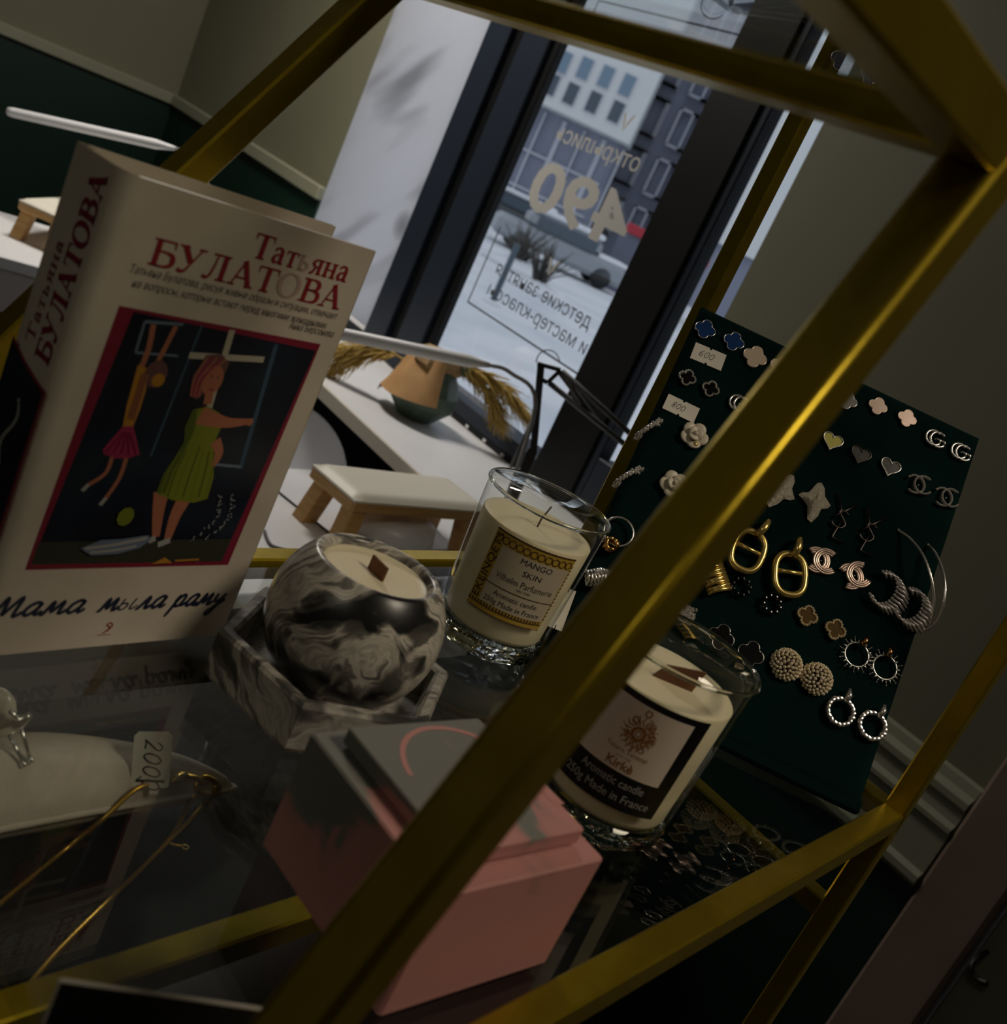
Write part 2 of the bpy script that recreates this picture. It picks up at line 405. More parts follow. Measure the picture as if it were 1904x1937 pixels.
# ------------------------------------------------------------------ street
SNOW = noisy('trodden_snow', [(.3, (.66, .70, .75)), (.55, (.84, .86, .88)), (.75, (.74, .75, .79))], .55, .8, bump=.4, bscale=3)
GZ = -.5
m = MB(); m.add([tuple(wp(u, GZ, n)) for u, n in ((-60, WALL+.4), (60, WALL+.4), (60, 140), (-60, 140))], [(0, 1, 2, 3)])
sn = m.build('snowy_ground', SNOW); sn['kind'] = 'structure'
BLUEF = noisy('blue_grey_facade', [(.3, (.20, .22, .29)), (.7, (.30, .32, .40))], .6, .7, vscale=(1.6, 1, .25))
WF = mat('white_facade', (.74, .76, .75), .7); PALE = mat('pale_balcony', (.58, .60, .66), .6)
GLZ = mat('dark_window_glass', (.07, .10, .13), .15); GLB = mat('blue_window_glass', (.18, .27, .36), .15); REDM = mat('red_sheet', (.42, .02, .035), .5)
YF = 58.0
def fy(px, py, y=YF): q = ony(px, py, y); return q.x, q.z
def quadbox(m, pts, y, th, mt=0):
    """upright block whose front outline passes through the given points at distance y"""
    q = [fy(px, py, y) for px, py in pts]; n = len(q)
    xs = [p[0] for p in q]; zs = [p[1] for p in q]
    x0, x1, z0, z1 = min(xs), max(xs), min(zs), max(zs)
    m.box(((x0+x1)/2, y+th/2, (z0+z1)/2), (x1-x0, th, z1-z0), mt); return x0, x1, z0, z1
A_ = thing('apartment_block', 'long blue grey apartment block with pale balcony stacks across the street', 'building', (0, YF, GZ))
x_l, x_r = -12.0, 26.0
m = MB(); m.box(((x_l+x_r)/2, 4, 15), (x_r-x_l, 8, 31)); m.build('facade', BLUEF, A_)
for j, (px, py) in enumerate(((1240, 190), (1215, 250), (1300, 240), (1330, 235), (985, 330), (1010, 350), (1055, 330), (1100, 350), (1310, 380))):
    x, z = fy(px, py); m = MB()
    for k in range(11):
        zz = 1.2+k*2.6
        for bx in ((0, .06, 1.4, .12), (0, 1.9, 1.4, .12), (-.64, 1.0, .12, 1.9), (.64, 1.0, .12, 1.9)):
            m.box((x+bx[0], -.25, zz+bx[1]), (bx[2], .5, bx[3]))
    m.build('balcony_stack', PALE, A_)
Wb = thing('white_house', 'white house wall with two rows of windows behind the lettered glass', 'building', (0, YF-6, GZ))
x0, z0 = fy(1000, 205, YF-6); x1, z1 = fy(1195, 262, YF-6); zb = fy(1110, 236, YF-6)[1]
x0 -= 1.5
m = MB(); m.box(((x0+x1)/2, 2, (zb-GZ+18)/2), (x1-x0, 4, 18-(zb-GZ))); m.build('upper_wall', WF, Wb)
m = MB(); m.box(((x0+x1)/2, 3.2, (zb-GZ)/2), (x1-x0-.6, 2, zb-GZ)); m.build('lower_wall', BLUEF, Wb)
for i, (px, py) in enumerate(((1066, 118), (1106, 130), (1146, 146), (1186, 162), (1043, 160), (1080, 178), (1122, 194), (1165, 212))):
    x, z = fy(px, py, YF-6); m = MB(); m.box((x, -.02, z-GZ), (.62, .16, 1.0)); f_ = m.build('window', PALE, Wb)
    m = MB(); m.box((x, -.11, z-GZ), (.52, .05, .9)); m.build('pane', GLB if i < 4 else GLZ, f_)
for k in range(6):
    m = MB(); m.box((x0+1.0+k*1.05, 2.12, (zb-GZ)/2), (.10 if k % 2 else .22, .14, zb-GZ-.3)); m.build('drain_pipe', PALE, Wb)
for k in range(2):
    m = MB(); m.box(((x0+x1)/2, 2.1, 1.5+k*1.7), (x1-x0-1.2, .2, .10)); m.build('ledge', PALE, Wb)
Cb = thing('corner_house', 'white framed house front with dark windows at the right edge of the lettered pane', 'building', (0, YF-9, GZ))
x0, z0 = fy(1312, 330, YF-9)
m = MB(); m.box((x0+2.6, 2, 9.5), (5.0, 4, 13)); m.build('wall', WF, Cb)
for k in range(5):
    m = MB(); m.box((x0+.75, -.02, 3.6+k*1.9), (.9, .12, 1.2)); m.build('window', GLZ, Cb)
m = MB(); m.box((x0+2.6, 2.2, 1.5), (4.6, 3.4, 3.0)); m.build('ground_floor', BLUEF, Cb)
K = thing('street_kiosk', 'dark blue grey kiosk with a red roof standing in the snow', 'kiosk', (0, 34, GZ))
a0, a1 = fy(1128, 520, 34), fy(1262, 560, 34)
m = MB(); m.box(((a0[0]+a1[0])/2+.3, 1.2, .9), (a1[0]-a0[0]+.4, 2.4, 1.8)); m.build('walls', mat('kiosk_wall', (.14, .15, .20), .7), K)
m = MB(); m.box(((a0[0]+a1[0])/2+.45, 1.2, 1.95), (a1[0]-a0[0]+.5, 2.7, .3), 0, None, .05); m.build('roof', REDM, K)
def car(px, py, y, lab, colr):
    q = onz(px, py, GZ); k = y
    q = EYE+(q-EYE)*(y/q.y) if False else ony(px, py, y)
    t = thing('parked_car', lab, 'car', (q.x, y, GZ), .25)
    m = MB(); m.box((0, 0, .55), (4.2, 1.7, .6), 0, None, .2); m.box((-.1, 0, 1.05), (2.3, 1.5, .55), 0, None, .25); m.build('body', colr, t)
    m = MB(); m.box((-.1, -.76, 1.05), (1.9, .02, .36)); m.build('side_window', GLZ, t)
    m = MB(); m.box((-.1, 0, 1.36), (2.2, 1.4, .16), 0, None, .07); m.box((1.5, 0, .88), (1.0, 1.5, .12), 0, None, .05); m.build('snow_cover', SNOW, t)
    for sx in (-1.3, 1.3):
        for sy in (-.75, .75):
            m = MB(); m.lathe([(.30, -.1), (.32, 0), (.30, .1)], 16, 0, Matrix.Translation((sx, sy, .32)) @ Matrix.Rotation(math.pi/2, 4, 'X')); m.build('wheel', BLACK, t)
car(985, 418, 40, 'dark parked car under snow farthest left behind the lettered pane', mat('dark_car_paint', (.06, .07, .08), .4))
car(1062, 462, 32, 'pale snow covered car parked nearest the kiosk', mat('pale_car_paint', (.30, .33, .36), .4))
def bush(px, py, y, s, lab, seed):
    q = ony(px, py, y); t = thing('bare_bush', lab, 'bush', (q.x, y, GZ)); rr = random.Random(seed); m = MB()
    for i in range(40):
        a = rr.uniform(0, 6.28); b = rr.uniform(.1, 1.0); h = rr.uniform(.5, 1.1)*s
        m.tube([(0, 0, 0), (math.cos(a)*b*s*.3, math.sin(a)*b*s*.3, h*.6), (math.cos(a)*b*s*.7+rr.uniform(-.1, .1), math.sin(a)*b*s*.6, h)], [.03*s, .02*s, .008*s], 4)
    m.build('twigs', mat('twig', (.07, .065, .06), .9), t)
    m = MB(); m.lathe([(.8*s, 0), (.6*s, .12*s), (.25*s, .22*s), (0, .25*s)], 14); m.build('snow_mound', SNOW, t)
bush(1040, 480, 22, 1.0, 'bare bush in the snow below the number on the glass', 3)
bush(1000, 450, 25, 1.1, 'bare bush left of the other bush outside', 5)
q = onz(972, 478, GZ); t = thing('street_post', 'thin dark post standing alone in the snow outside', 'post', (q.x*.55, q.y*.55, GZ))
m = MB(); m.tube([(0, 0, 0), (0, 0, 1.0)], .05, 8); m.build('pole', mat('post_paint', (.07, .10, .13), .5), t)
m = MB(); m.lathe([(.16, 0), (.10, .05), (0, .07)], 12); m.build('snow_foot', SNOW, t)

# ------------------------------------------------------------------ desks, chair and salon things by the window
DZ1, DZ2 = .765, .75
t = thing('window_counter', 'long white counter running below the window with a cream front edge', 'counter', (W0[0], W0[1], 0), WROT)
m = MB(); m.box((-2.35, -.218, DZ1-.014), (2.2, .412, .028), 0, None, .003); m.build('counter_top', DESK, t)
m = MB(); m.box((-2.35, -.427, DZ1-.016), (2.2, .008, .034), 0, None, .002); m.build('edge_strip', DESK_EDGE, t)
for x in (-3.42, -1.3):
    m = MB(); m.box((x, -.22, (DZ1-.028)/2), (.03, .36, DZ1-.028)); m.build('side_panel', DESK, t)
f2 = Vector((.515, .857, 0)).normalized(); p2 = Vector((f2.y, -f2.x, 0)); R2 = math.atan2(f2.y, f2.x)
o2 = Vector((-.382, 1.902, 0))
def d2(t_, s_, z): return o2 + f2*t_ + p2*s_ + Vector((0, 0, z))
c = d2(-.42, .197, 0)
t = thing('manicure_desk', 'white manicure desk in the middle carrying the cream topped hand rest', 'desk', c, R2)
m = MB(); m.box((0, 0, DZ2-.0125), (1.46, .394, .025), 0, None, .003); m.build('desk_top', DESK, t)
for x in (-.66, .64):
    m = MB(); m.box((x, 0, (DZ2-.025)/2), (.03, .34, DZ2-.025)); m.build('side_panel', DESK, t)
f3 = Vector((.713, .701, 0)); p3 = Vector((f3.y, -f3.x, 0)); R3 = math.atan2(f3.y, f3.x); o3 = Vector((-1.535, 2.787, 0))
def d3(t_, s_, z): return o3 + f3*t_ + p3*s_ + Vector((0, 0, z))
t = thing('drawer_desk', 'white desk with a drawer front at the far left by the green wainscot', 'desk', d3(-.30, .235, 0), R3)
m = MB(); m.box((0, 0, DZ2-.015), (1.7, .47, .03), 0, None, .003); m.build('desk_top', DESK, t)
m = MB(); m.box((0, -.215, DZ2-.082), (1.6, .03, .10), 0, None, .002); m.build('drawer_front', mat('pinkish_white_drawer', (.60, .56, .55), .5), t)
for x in (-.8, .8):
    m = MB(); m.box((x, 0, (DZ2-.03)/2), (.04, .42, DZ2-.03)); m.build('side_panel', DESK, t)
# armrests: cream padded top on four splayed wooden legs
def armrest(lab, loc, rz, Ln=.30, Wd=.125, h=.105):
    t = thing('hand_rest', lab, 'hand rest', loc, rz, 'wooden manicure hand rests')
    m = MB()
    def top(u, v):
        x = (u-.5)*Ln; y = (v-.5)*Wd; e = min(1, min(u, 1-u)*14)*min(1, min(v, 1-v)*8)
        return (x, y, h-.010+.010*e**.5)
    m.grid(top, 28, 16); m.box((0, 0, h-.011), (Ln, Wd, .004)); m.build('padded_top', PAD, t)
    m = MB(); m.box((0, 0, h-.022), (Ln, Wd, .020), 0, None, .004); m.build('frame', WOOD, t)
    for sx in (-1, 1):
        for sy in (-1, 1):
            m = MB(); m.box((0, 0, 0), (.036, .030, h-.03), 0, Matrix.Translation((sx*(Ln/2-.022), sy*(Wd/2-.018), (h-.032)/2)) @ Matrix.Shear('XY', 4, (-sx*.16, -sy*.10)), .003)
            m.build('leg', WOOD, t)
    return t
hr = onz(600, 877, DZ2+.105)
hc = hr + f2*.165 + p2*.0625
a1_ = armrest('cream padded wooden hand rest behind the marbled candle on the middle desk', (hc.x, hc.y, DZ2), R2-.10, .33)
q3_ = onz(72, 452, DZ2)
armrest('small wooden hand rest on the far left desk, partly behind the book', (q3_.x+.03, q3_.y+.03, DZ2), R3+.9, .26)
# nail lamp under the armrest
t = thing('nail_lamp', 'white round nail lamp with a striped grille under the hand rest', 'nail lamp', d2(.005, .235, DZ2+.002), R2)
m = MB(); m.lathe([(.0, .0), (.085, 0), (.09, .01), (.085, .035), (.06, .045), (0, .047)], 36); m.build('housing', mat('white_plastic', (.74, .75, .78), .3), t)
m = MB()
for i in range(7): m.box((-.03+i*.01, .0, .0475), (.004, .055-.004*abs(i-3)**1.6, .002))
m.build('grille', mat('grey_slats', (.16, .16, .18), .5), t)
t = thing('lamp_cable', 'thin grey cable lying on the desk beside the book', 'cable', (0, 0, 0))
cp = [onz(x, y, DZ2+.003) for x, y in ((500, 1004), (512, 1030), (540, 1040), (575, 1052))]
m = MB(); m.tube(spline([tuple(p) for p in cp], 6), .0025, 6); m.build('cord', mat('grey_cord', (.10, .10, .11), .5), t)
t = thing('desk_mat', 'white mat with a dark outline lying under the nail lamp', 'mat', d2(.01, .20, DZ2), R2)
m = MB(); m.box((0, 0, .001), (.30, .22, .002)); m.build('sheet', DESK, t)
m = MB()
for a, b in (((-.15, -.11), (.15, -.11)), ((-.15, -.11), (-.15, .11))): m.tube([(a[0], a[1], .002), (b[0], b[1], .002)], .0018, 5)
m.build('outline', INK, t)
# chair
q = ony(585, 797, 2.28)
t = thing('white_shell_chair', 'white shell chair with a rounded back behind the middle desk', 'chair', (q.x-.06, 2.30, 0), 0.35)
m = MB(); ZT = q.z-.045
def shell(u, v):
    a = (u-.5)*2.5; zz = .45+(ZT-.45)*v
    edge = math.sqrt(max(0, 1-abs((u-.5)*2)**2.6)); zz = .45+(ZT-.45)*v*edge
    r = .205+.02*v
    return (r*math.sin(a)*1.05, .20-.26*(1-math.cos(a))+.05*v, zz)
m.grid(shell, 28, 12); m.grid(lambda u, v: tuple(Vector(shell(u, v))+Vector((0, .014, 0))), 28, 12, flip=True)
CHW = mat('white_chair_plastic', (.84, .85, .88), .35)
m.build('backrest', CHW, t)
m = MB(); m.box((0, 0, .44), (.42, .42, .03), 0, None, .08); m.build('seat', CHW, t)
for sx in (-1, 1):
    for sy in (-1, 1):
        m = MB(); m.tube([(sx*.12, sy*.12, .43), (sx*.20, sy*.20, 0)], [.017, .012], 8); m.build('leg', WOOD, t)
# tube lamps
def tube_lamp(lab, a, b, path, base, rz=0):
    t = thing('tube_desk_lamp', lab, 'lamp', base, 0, 'white tube desk lamps')
    o = Vector(base); a, b = Vector(a)-o, Vector(b)-o; d = (b-a)
    m = MB(); m.tube([a, a+d*.03, a+d*.88, a+d*.95, b], [.011, .0125, .0125, .008, .005], 14); m.build('light_tube', mat('white_tube', (.78, .78, .79), .4), t)
    m = MB(); m.tube(spline([tuple(b)]+[tuple(Vector(p)-o) for p in path], 6), .0042, 8); m.build('arm', mat('grey_arm', (.30, .30, .30), .4), t)
    m = MB(); m.lathe([(0, 0), (.055, 0), (.055, .012), (.01, .018), (0, .018)], 28); m.build('base', WHITE_PAINT, t)
pa, pb = ony(16, 211, 2.75), ony(332, 281, 2.75); bs = d3(.42, .20, DZ2)
tube_lamp('white tube lamp in front of the dark green wall behind the book', pa, pb, [(pb.x+.05, pb.y+.01, pb.z-.01), (bs.x+.02, bs.y, pb.z-.14), (bs.x, bs.y, DZ2+.015)], bs)
pa, pb, pc = ony(600, 622, 2.02), ony(926, 691, 2.02), ony(1012, 768, 2.02)
tube_lamp('white tube lamp over the dried grass vase at the window', pa, pb, [tuple(ony(965, 705, 2.02)), tuple(pc), (pc.x+.03, pc.y+.02, DZ1+.02)], (pc.x+.03, pc.y+.02, DZ1))
# folding black stand
YS = 2.06
def st(px, py, dy=0): return ony(px, py, YS+dy)
b0 = ony(1003, 905, YS); base = Vector((b0.x-.005, YS, DZ1))
t = thing('folding_lamp_stand', 'dark folding stand with a wire ring and long arms before the window', 'stand', base)
SM = mat('dark_grey_metal', (.030, .029, .029), .4); SM2 = mat('grey_metal', (.10, .10, .10), .4)
def loc(p): return Vector(p)-base
m = MB(); m.bar(loc(st(1023, 690)), loc(st(1008, 860)), .014, .010, (1, 0, 0)); m.bar(loc(st(1008, 850)), (-.006, 0, .01), .020, .010, (1, 0, 0)); m.build('upright', SM, t)
m = MB()
for a, b in (((1016, 688), (1060, 700)), ((1060, 700), (1035, 724)), ((1035, 724), (1020, 715))): m.bar(loc(st(*a)), loc(st(*b)), .008, .008, (0, 1, 0))
m.build('bracket', SM, t)
m = MB(); cR = [tuple(loc(st(1036+22*math.cos(a), 686-24*math.sin(a)))) for a in [math.pi*k/14 for k in range(15)]]; m.tube(cR, .0012, 6); m.build('wire_ring', SM, t)
for a, b in (((1062, 702), (1198, 826)), ((1038, 724), (1188, 846)), ((1060, 706), (1126, 794))):
    m = MB(); m.tube([loc(st(*a)), loc(st(*b, .02))], .0058, 8); m.build('arm', SM2, t)
m = MB(); m.tube([loc(st(1003, 800)), loc(st(965, 885))], .003, 6); m.build('side_strut', SM2, t)
m = MB(); m.lathe([(0, 0), (.05, 0), (.05, .012), (0, .016)], 24); m.build('base_plate', SM, t)
# vase wrapped in paper with dried grass
vb = onz(772, 796, DZ1)
t = thing('dried_grass_vase', 'green vase with peach paper wrap and golden dried grass on the window counter', 'vase', (vb.x, vb.y+.06, DZ1))
vo_ = Vector((vb.x, vb.y+.06, DZ1))
m = MB(); m.lathe([(0, 0), (.045, 0), (.085, .045), (.088, .085), (.070, .125), (.052, .150), (.045, .15), (.06, .12), (.05, .03), (0, .02)], 9, smooth=False)
m.build('pot', noisy('sage_glaze', [(.3, (.050, .085, .055)), (.7, (.085, .125, .085))], 20, .45), t)
m = MB(); rr = random.Random(2)
def wrap(u, v):
    a = -3.6+u*2.55; r = .109-.049*v+.006*math.sin(u*15)*v; z = .050+.105*v+.016*math.sin(u*9)*v+.035*max(0, u-.55)*(1-v)-.02*(1-v)*(u < .3)
    return (r*math.cos(a), r*math.sin(a), z)
m.grid(wrap, 26, 8); m.grid(lambda u, v: tuple(Vector(wrap(u, v))*1.015), 26, 8, flip=True)
m.build('paper_wrap', noisy('peach_kraft_paper', [(.3, (.48, .26, .10)), (.7, (.62, .36, .15))], 16, .7), t)
m = MB(); m.lathe([(.05, .125), (.066, .150), (.058, .178), (.038, .172), (.042, .13)], 11, smooth=False, flute=lambda i, a: .18*math.sin(3*a+i)); m.build('paper_collar', noisy('brown_paper', [(.3, (.30, .17, .07)), (.7, (.48, .32, .15))], 30, .8), t)
SAGE = mat('sage_leaf', (.10, .14, .085), .7)
STRAW = noisy('dried_grass', [(.3, (.46, .30, .06)), (.7, (.66, .47, .14))], 40, .8)
def plume(pts, wdt, seed):
    rr = random.Random(seed); m = MB(); P = spline([tuple(Vector(p)-vo_) for p in pts], 10); L = len(P)
    m.tube(P, .0025, 5)
    for i in range(L):
        k = i/(L-1)
        if k < .25: continue
        d = (Vector(P[min(i+1, L-1)])-Vector(P[i-1])).normalized()
        for j in range(12):
            s = 1.3*wdt*math.sin(min(1, (k-.2)/.8)*2.6+.3)*rr.uniform(.5, 1.1)
            off = Vector((rr.uniform(-1, 1), rr.uniform(-1, 1), rr.uniform(-1.1, .7))).normalized()
            a = Vector(P[i])+off*.004; b = a+(d*.85+off*.55)*s+Vector((0, 0, -s*.25))
            m.tube([a, (a+b)/2+Vector((0, 0, .003)), b], [.0017, .0014, .0005], 3, cap=False)
    m.build('grass_plume', STRAW, t)
def vq(px, py, dy=0): return ony(px, py, vo_.y+dy)
plume([vq(780, 690), vq(735, 668), vq(680, 672), vq(618, 704)], .055, 1)
plume([vq(775, 690), vq(720, 655), vq(672, 655), vq(640, 664)], .050, 2)
plume([vq(820, 695), vq(868, 690), vq(920, 712), vq(962, 742), vq(1000, 792)], .055, 3)
plume([vq(822, 700), vq(870, 700), vq(915, 735), vq(938, 770), vq(948, 800)], .050, 4)
for k in range(3):
    m = MB(); P = [tuple(Vector(vq(*p))-vo_) for p in ((822, 694), (855, 680+6*k), (898, 712+4*k))]
    m.tube(spline(P, 6), [.004+.010*math.sin(math.pi*i/12) for i in range(13)], 6); m.build('leaf', SAGE, t)

# ------------------------------------------------------------------ gold display stand
SH = 1.14                                  # top of the shelf glass
DV = Vector((.575, .818, 0)).normalized(); NV = Vector((DV.y, -DV.x, 0))
def dn(d, n, z): return DV*d + NV*n + Vector((0, 0, z))
T_ = .0145
NF, NB = -.1135, -.4315
t = thing('display_stand', 'gold metal display stand with a slanted brace and clear glass shelves', 'display stand', (0, 0, 0))
def rail(name, a, b, side=(0, 0, 1), w=T_, h=T_, ch=.0012): m = MB(); m.bar(a, b, w, h, side, 0, ch); return m.build(name, GOLD, t)
V1 = dn(.293, NF, H+.0575); dF, zT = .293, H+.0575
dB = onpl(728, -25, dn(0, NB, 0), NV).dot(DV)
zR = SH-.004
LB = onpl(8, 648, dn(0, NB, 0), NV); V2 = onpl(728, -25, dn(0, NB, 0), NV)
sB = (V2-LB).normalized(); BotB = V2 + sB*((zR-V2.z)/sB.z)
F0 = dn(.181, NF, H-.195); sF = (V1-F0).normalized(); BotF = V1+sF*((zR-V1.z)/sF.z)
VB = V2 + sB*((zT-V2.z)/sB.z)
DR = .7125; DRB = .743
up = (0, 0, 1)
rail('front_rail', BotF, dn(DR, NF, zR)); rail('back_rail', BotB, dn(DRB, NB, zR))
rail('side_rail', dn(DR, NF, zR), dn(DRB, NB, zR))
rail('front_brace', BotF, V1, NV, .0168, .0168, .0022); rail('back_brace', BotB, VB, NV)
rail('front_post', dn(DR, NF, .0), dn(DR, NF, 1.72), NV); rail('back_post', dn(DRB, NB, .0), dn(DRB, NB, 1.72), NV)
rail('top_rail', dn(DR, NF, 1.715), dn(DRB, NB, 1.715))
rail('upper_side_rail', V1+Vector((0, 0, .001)), VB+Vector((0, 0, .001)), (0, 0, 1), .0118, .0145); rail('upper_front_rail', V1, dn(-.22, NF, zT), (0, 0, 1), .0155, .0155); rail('upper_back_rail', VB, dn(-.22, NB, zT))
rail('upper_side_rail', dn(-.22, NF, zT), dn(-.22, NB, zT))
rail('front_post', dn(-.22, NF, 0), dn(-.22, NF, zT), NV); rail('back_post', dn(-.22, NB, 0), dn(-.22, NB, zT), NV)
rail('front_post', BotF, (BotF.x, BotF.y, 0), NV); rail('back_post', BotB, (BotB.x, BotB.y, 0), NV)
def pane(name, cs, z, th, mt):
    m = MB(); m.prism([(c.x, c.y) for c in cs], z-th, z, 0); return m.build(name, mt, t)
i_ = T_/2
pane('shelf_glass', [BotF+DV*.004-NV*i_*0, dn(DR-.002, NF-.002, 0), dn(DRB-.002, NB+.002, 0), BotB], SH, .004, SHELFGLASS)
pane('upper_glass', [V1, VB, dn(-.22, NB, 0), dn(-.22, NF, 0)], zT+.0045, .004, SHELFGLASS)
# lower black panel shelf with its own gold front rail
ZL = SH-.085; NL = -.246
LG = mat('black_panel', (.004, .004, .004), .6, Specular_IOR_Level=.15)
rail('lower_front_rail', dn(.10, NL, ZL-.001), dn(DR, NL, ZL-.001)); rail('lower_side_rail', dn(DR, NF, ZL-.002), dn(DRB, NB, ZL-.002))
rail('lower_side_rail', dn(.10, NL, ZL-.002), dn(.10, NB, ZL-.002))
m = MB(); m.prism([tuple(dn(a, b, 0))[:2] for a, b in ((.105, NL-.004), (DR, NL-.004), (DRB-.004, NB+.004), (.105, NB+.004))], ZL-.008, ZL-.002); m.build('lower_panel', LG, t)

# ------------------------------------------------------------------ book
BE = Vector((.5437, .8393, 0)); BN = Vector((.8393, -.5437, 0)); BO = Vector((-.1756, .361, SH)) + BE*.0093
COVER = noisy('worn_cream_jacket', [(.25, (.50, .435, .355)), (.6, (.60, .53, .44)), (.85, (.55, .48, .39))], 22, .42, detail=6)
PAGES = noisy('yellowed_pages', [(.3, (.40, .32, .20)), (.7, (.50, .41, .27))], 90, .8, vscale=(1, 14, 1))
CRIM = mat('crimson_print', (.20, .008, .030), .5); REDT = mat('dark_red_print', (.26, .012, .022), .5); GREYT = mat('worn_print', (.42, .30, .25), .6)
NIGHT = noisy('night_blue_print', [(.35, (.003, .004, .012)), (.55, (.006, .012, .026)), (.75, (.014, .024, .030))], 28, .4)
t = thing('book', 'cream hardback novel with red lettering and a dark blue picture, standing upright', 'book', BO, basis=(BE, Vector((0, 0, 1)).cross(BE), Vector((0, 0, 1))))
bi = t.matrix_world.inverted()
BW, BH, BT = .1275, .205, .036           # local x along the cover, y back (away from the cover side), z up
m = MB()
def jacket(u, v):
    # wraps front cover, rounded spine and back cover
    s = u*(2*BW+BT+.004)
    r = .004
    if s < BW-r: x, y = BW-s, 0
    elif s < BW+BT+.004-r:
        k = (s-(BW-r))/(BT+.004); a = k
        # spine with rounded corners and a slight swell
        x = r*(1-math.sin(min(1, a*5)*math.pi/2)) if a < .2 else (r*(1-math.sin(min(1, (1-a)*5)*math.pi/2)) if a > .8 else 0)
        x -= .0004*math.sin(math.pi*a); y = BT*a
    else: x, y = s-(BW+BT+.004-r), BT
    return (x, y, v*BH)
m.grid(jacket, 120, 2, smooth=True)
m.grid(lambda u, v: tuple(Vector(jacket(u, v))+Vector((.0 if .05 < u < .0 else 0, .0022 if u < .43 else (-.0022 if u > .57 else 0), 0))+Vector((.0022 if .43 <= u <= .57 else 0, 0, 0))), 120, 2, flip=True)
m.box((BW/2+.003, .0012, BH-.0003), (BW-.008, .0022, .0006)); m.box((BW-.0002, .0011, BH/2), (.0006, .0022, BH))
m.build('jacket', COVER, t)
m = MB(); m.box(((BW-.016)/2+.002, BT/2+.0005, BH/2-.002), (BW-.020, BT-.006, BH-.008)); m.build('page_block', PAGES, t)
def cvr(s, z): return (s-.0093, z)       # measured cover coordinates
# lettering with slab serifs: strokes (x, y, width) in cap height 1
K, h_ = .17, .055
def glyph(ch):
    bowl = lambda x0, y0, x1, y1: [(x, y, w) for x, y, w in ((x0, y1, h_), ((x0+x1)/2, y1, h_*1.2), (x1-.07, y1-(y1-y0)*.16, .13), (x1-.02, (y0+y1)/2, K), (x1-.07, y0+(y1-y0)*.16, .13), ((x0+x1)/2, y0, h_*1.2), (x0, y0, h_))]
    sf = lambda x, y, w=.34: [(x-w/2, y, h_), (x+w/2, y, h_)]
    G = {
     'Б': (.80, [[(.20, 0, K), (.20, 1, K)], sf(.2, .03), [(.03, .97, h_), (.70, .97, h_)], [(.68, .99, .07), (.70, .72, .03)], bowl(.2, .03, .74, .56)]),
     'У': (.86, [[(.16, 1, K), (.46, .42, K)], [(.74, 1, h_), (.44, .30, h_*1.2), (.34, .08, .09), (.20, .03, .10), (.12, .12, .10)], sf(.16, .97, .32), sf(.74, .97, .26)]),
     'Л': (.90, [[(.40, .97, h_), (.36, .5, h_*1.3), (.28, .12, .08), (.16, .03, .10), (.07, .10, .10)], [(.68, 0, K), (.68, 1, K)], [(.24, .97, h_), (.84, .97, h_)], sf(.68, .03)]),
     'А': (.92, [[(.14, 0, h_), (.44, 1, h_*1.3)], [(.42, 1.02, K), (.76, 0, K)], [(.24, .33, h_), (.62, .33, h_)], sf(.14, .03, .26), sf(.77, .03, .30)]),
     'Т': (.82, [[(.40, 0, K), (.40, 1, K)], [(.03, .97, h_), (.77, .97, h_)], [(.05, .99, .07), (.04, .72, .02)], [(.75, .99, .07), (.76, .72, .02)], sf(.40, .03)]),
     'О': (.90, [[(.43+.36*math.cos(a), .5+.49*math.sin(a), h_+(K-h_)*abs(math.cos(a))**1.3) for a in [2*math.pi*i/28 for i in range(29)]]]),
     'В': (.82, [[(.20, 0, K), (.20, 1, K)], sf(.14, .03, .24), sf(.14, .97, .24), bowl(.2, .53, .66, .97), bowl(.2, .03, .74, .53)]),
     'а': (.56, [[(.38, .0, .13), (.38, .5, .13), (.30, .64, .07), (.16, .62, .08), (.09, .52, .10)], [(.36, .38, .05), (.16, .33, .09), (.10, .17, .13), (.17, .04, .09), (.36, .12, .05)], [(.38, .04, .08), (.52, .03, .05)]]),
     'т': (.56, [[(.27, 0, .13), (.27, .64, .13)], [(.02, .62, .05), (.52, .62, .05)], [(.04, .64, .05), (.04, .46, .02)], [(.50, .64, .05), (.50, .46, .02)], sf(.27, .025, .26)]),
     'ь': (.54, [[(.14, 0, .13), (.14, .64, .13)], sf(.12, .62, .22), sf(.12, .025, .2), [(.14, .36, .05), (.32, .35, .07), (.44, .19, .13), (.32, .04, .07), (.14, .03, .05)]]),
     'я': (.58, [[(.42, 0, .13), (.42, .64, .13)], sf(.44, .62, .22), sf(.44, .025, .2), [(.42, .62, .05), (.22, .60, .07), (.12, .46, .12), (.22, .32, .07), (.42, .31, .05)], [(.26, .31, .08), (.14, .04, .10), (.04, .03, .05)]]),
     'н': (.64, [[(.14, 0, .13), (.14, .64, .13)], [(.48, 0, .13), (.48, .64, .13)], [(.14, .33, .05), (.48, .33, .05)], sf(.14, .62, .24), sf(.48, .62, .24), sf(.14, .025, .24), sf(.48, .025, .24)]),
    }
    return G[ch]
def serif(mb, word, x, y, hgt, width, fn, mats=None, mat0=0):
    adv = sum(glyph(c)[0] for c in word); sx = width/(adv-.08); cx = 0
    for i, c in enumerate(word):
        a, strokes = glyph(c)
        for s in strokes:
            s = spline(s, 4) if len(s) > 2 else s
            pts = [(x+(cx+p[0])*sx, y+p[1]*hgt, p[2]*min(sx, hgt)*1.3) for p in s]
            b = len(mb.v); mb.ribbon(pts, 0, (mats or {}).get(i, mat0))
            for q in range(b, len(mb.v)): mb.v[q] = fn(*mb.v[q][:2])
        cx += a
FACE = -.00025
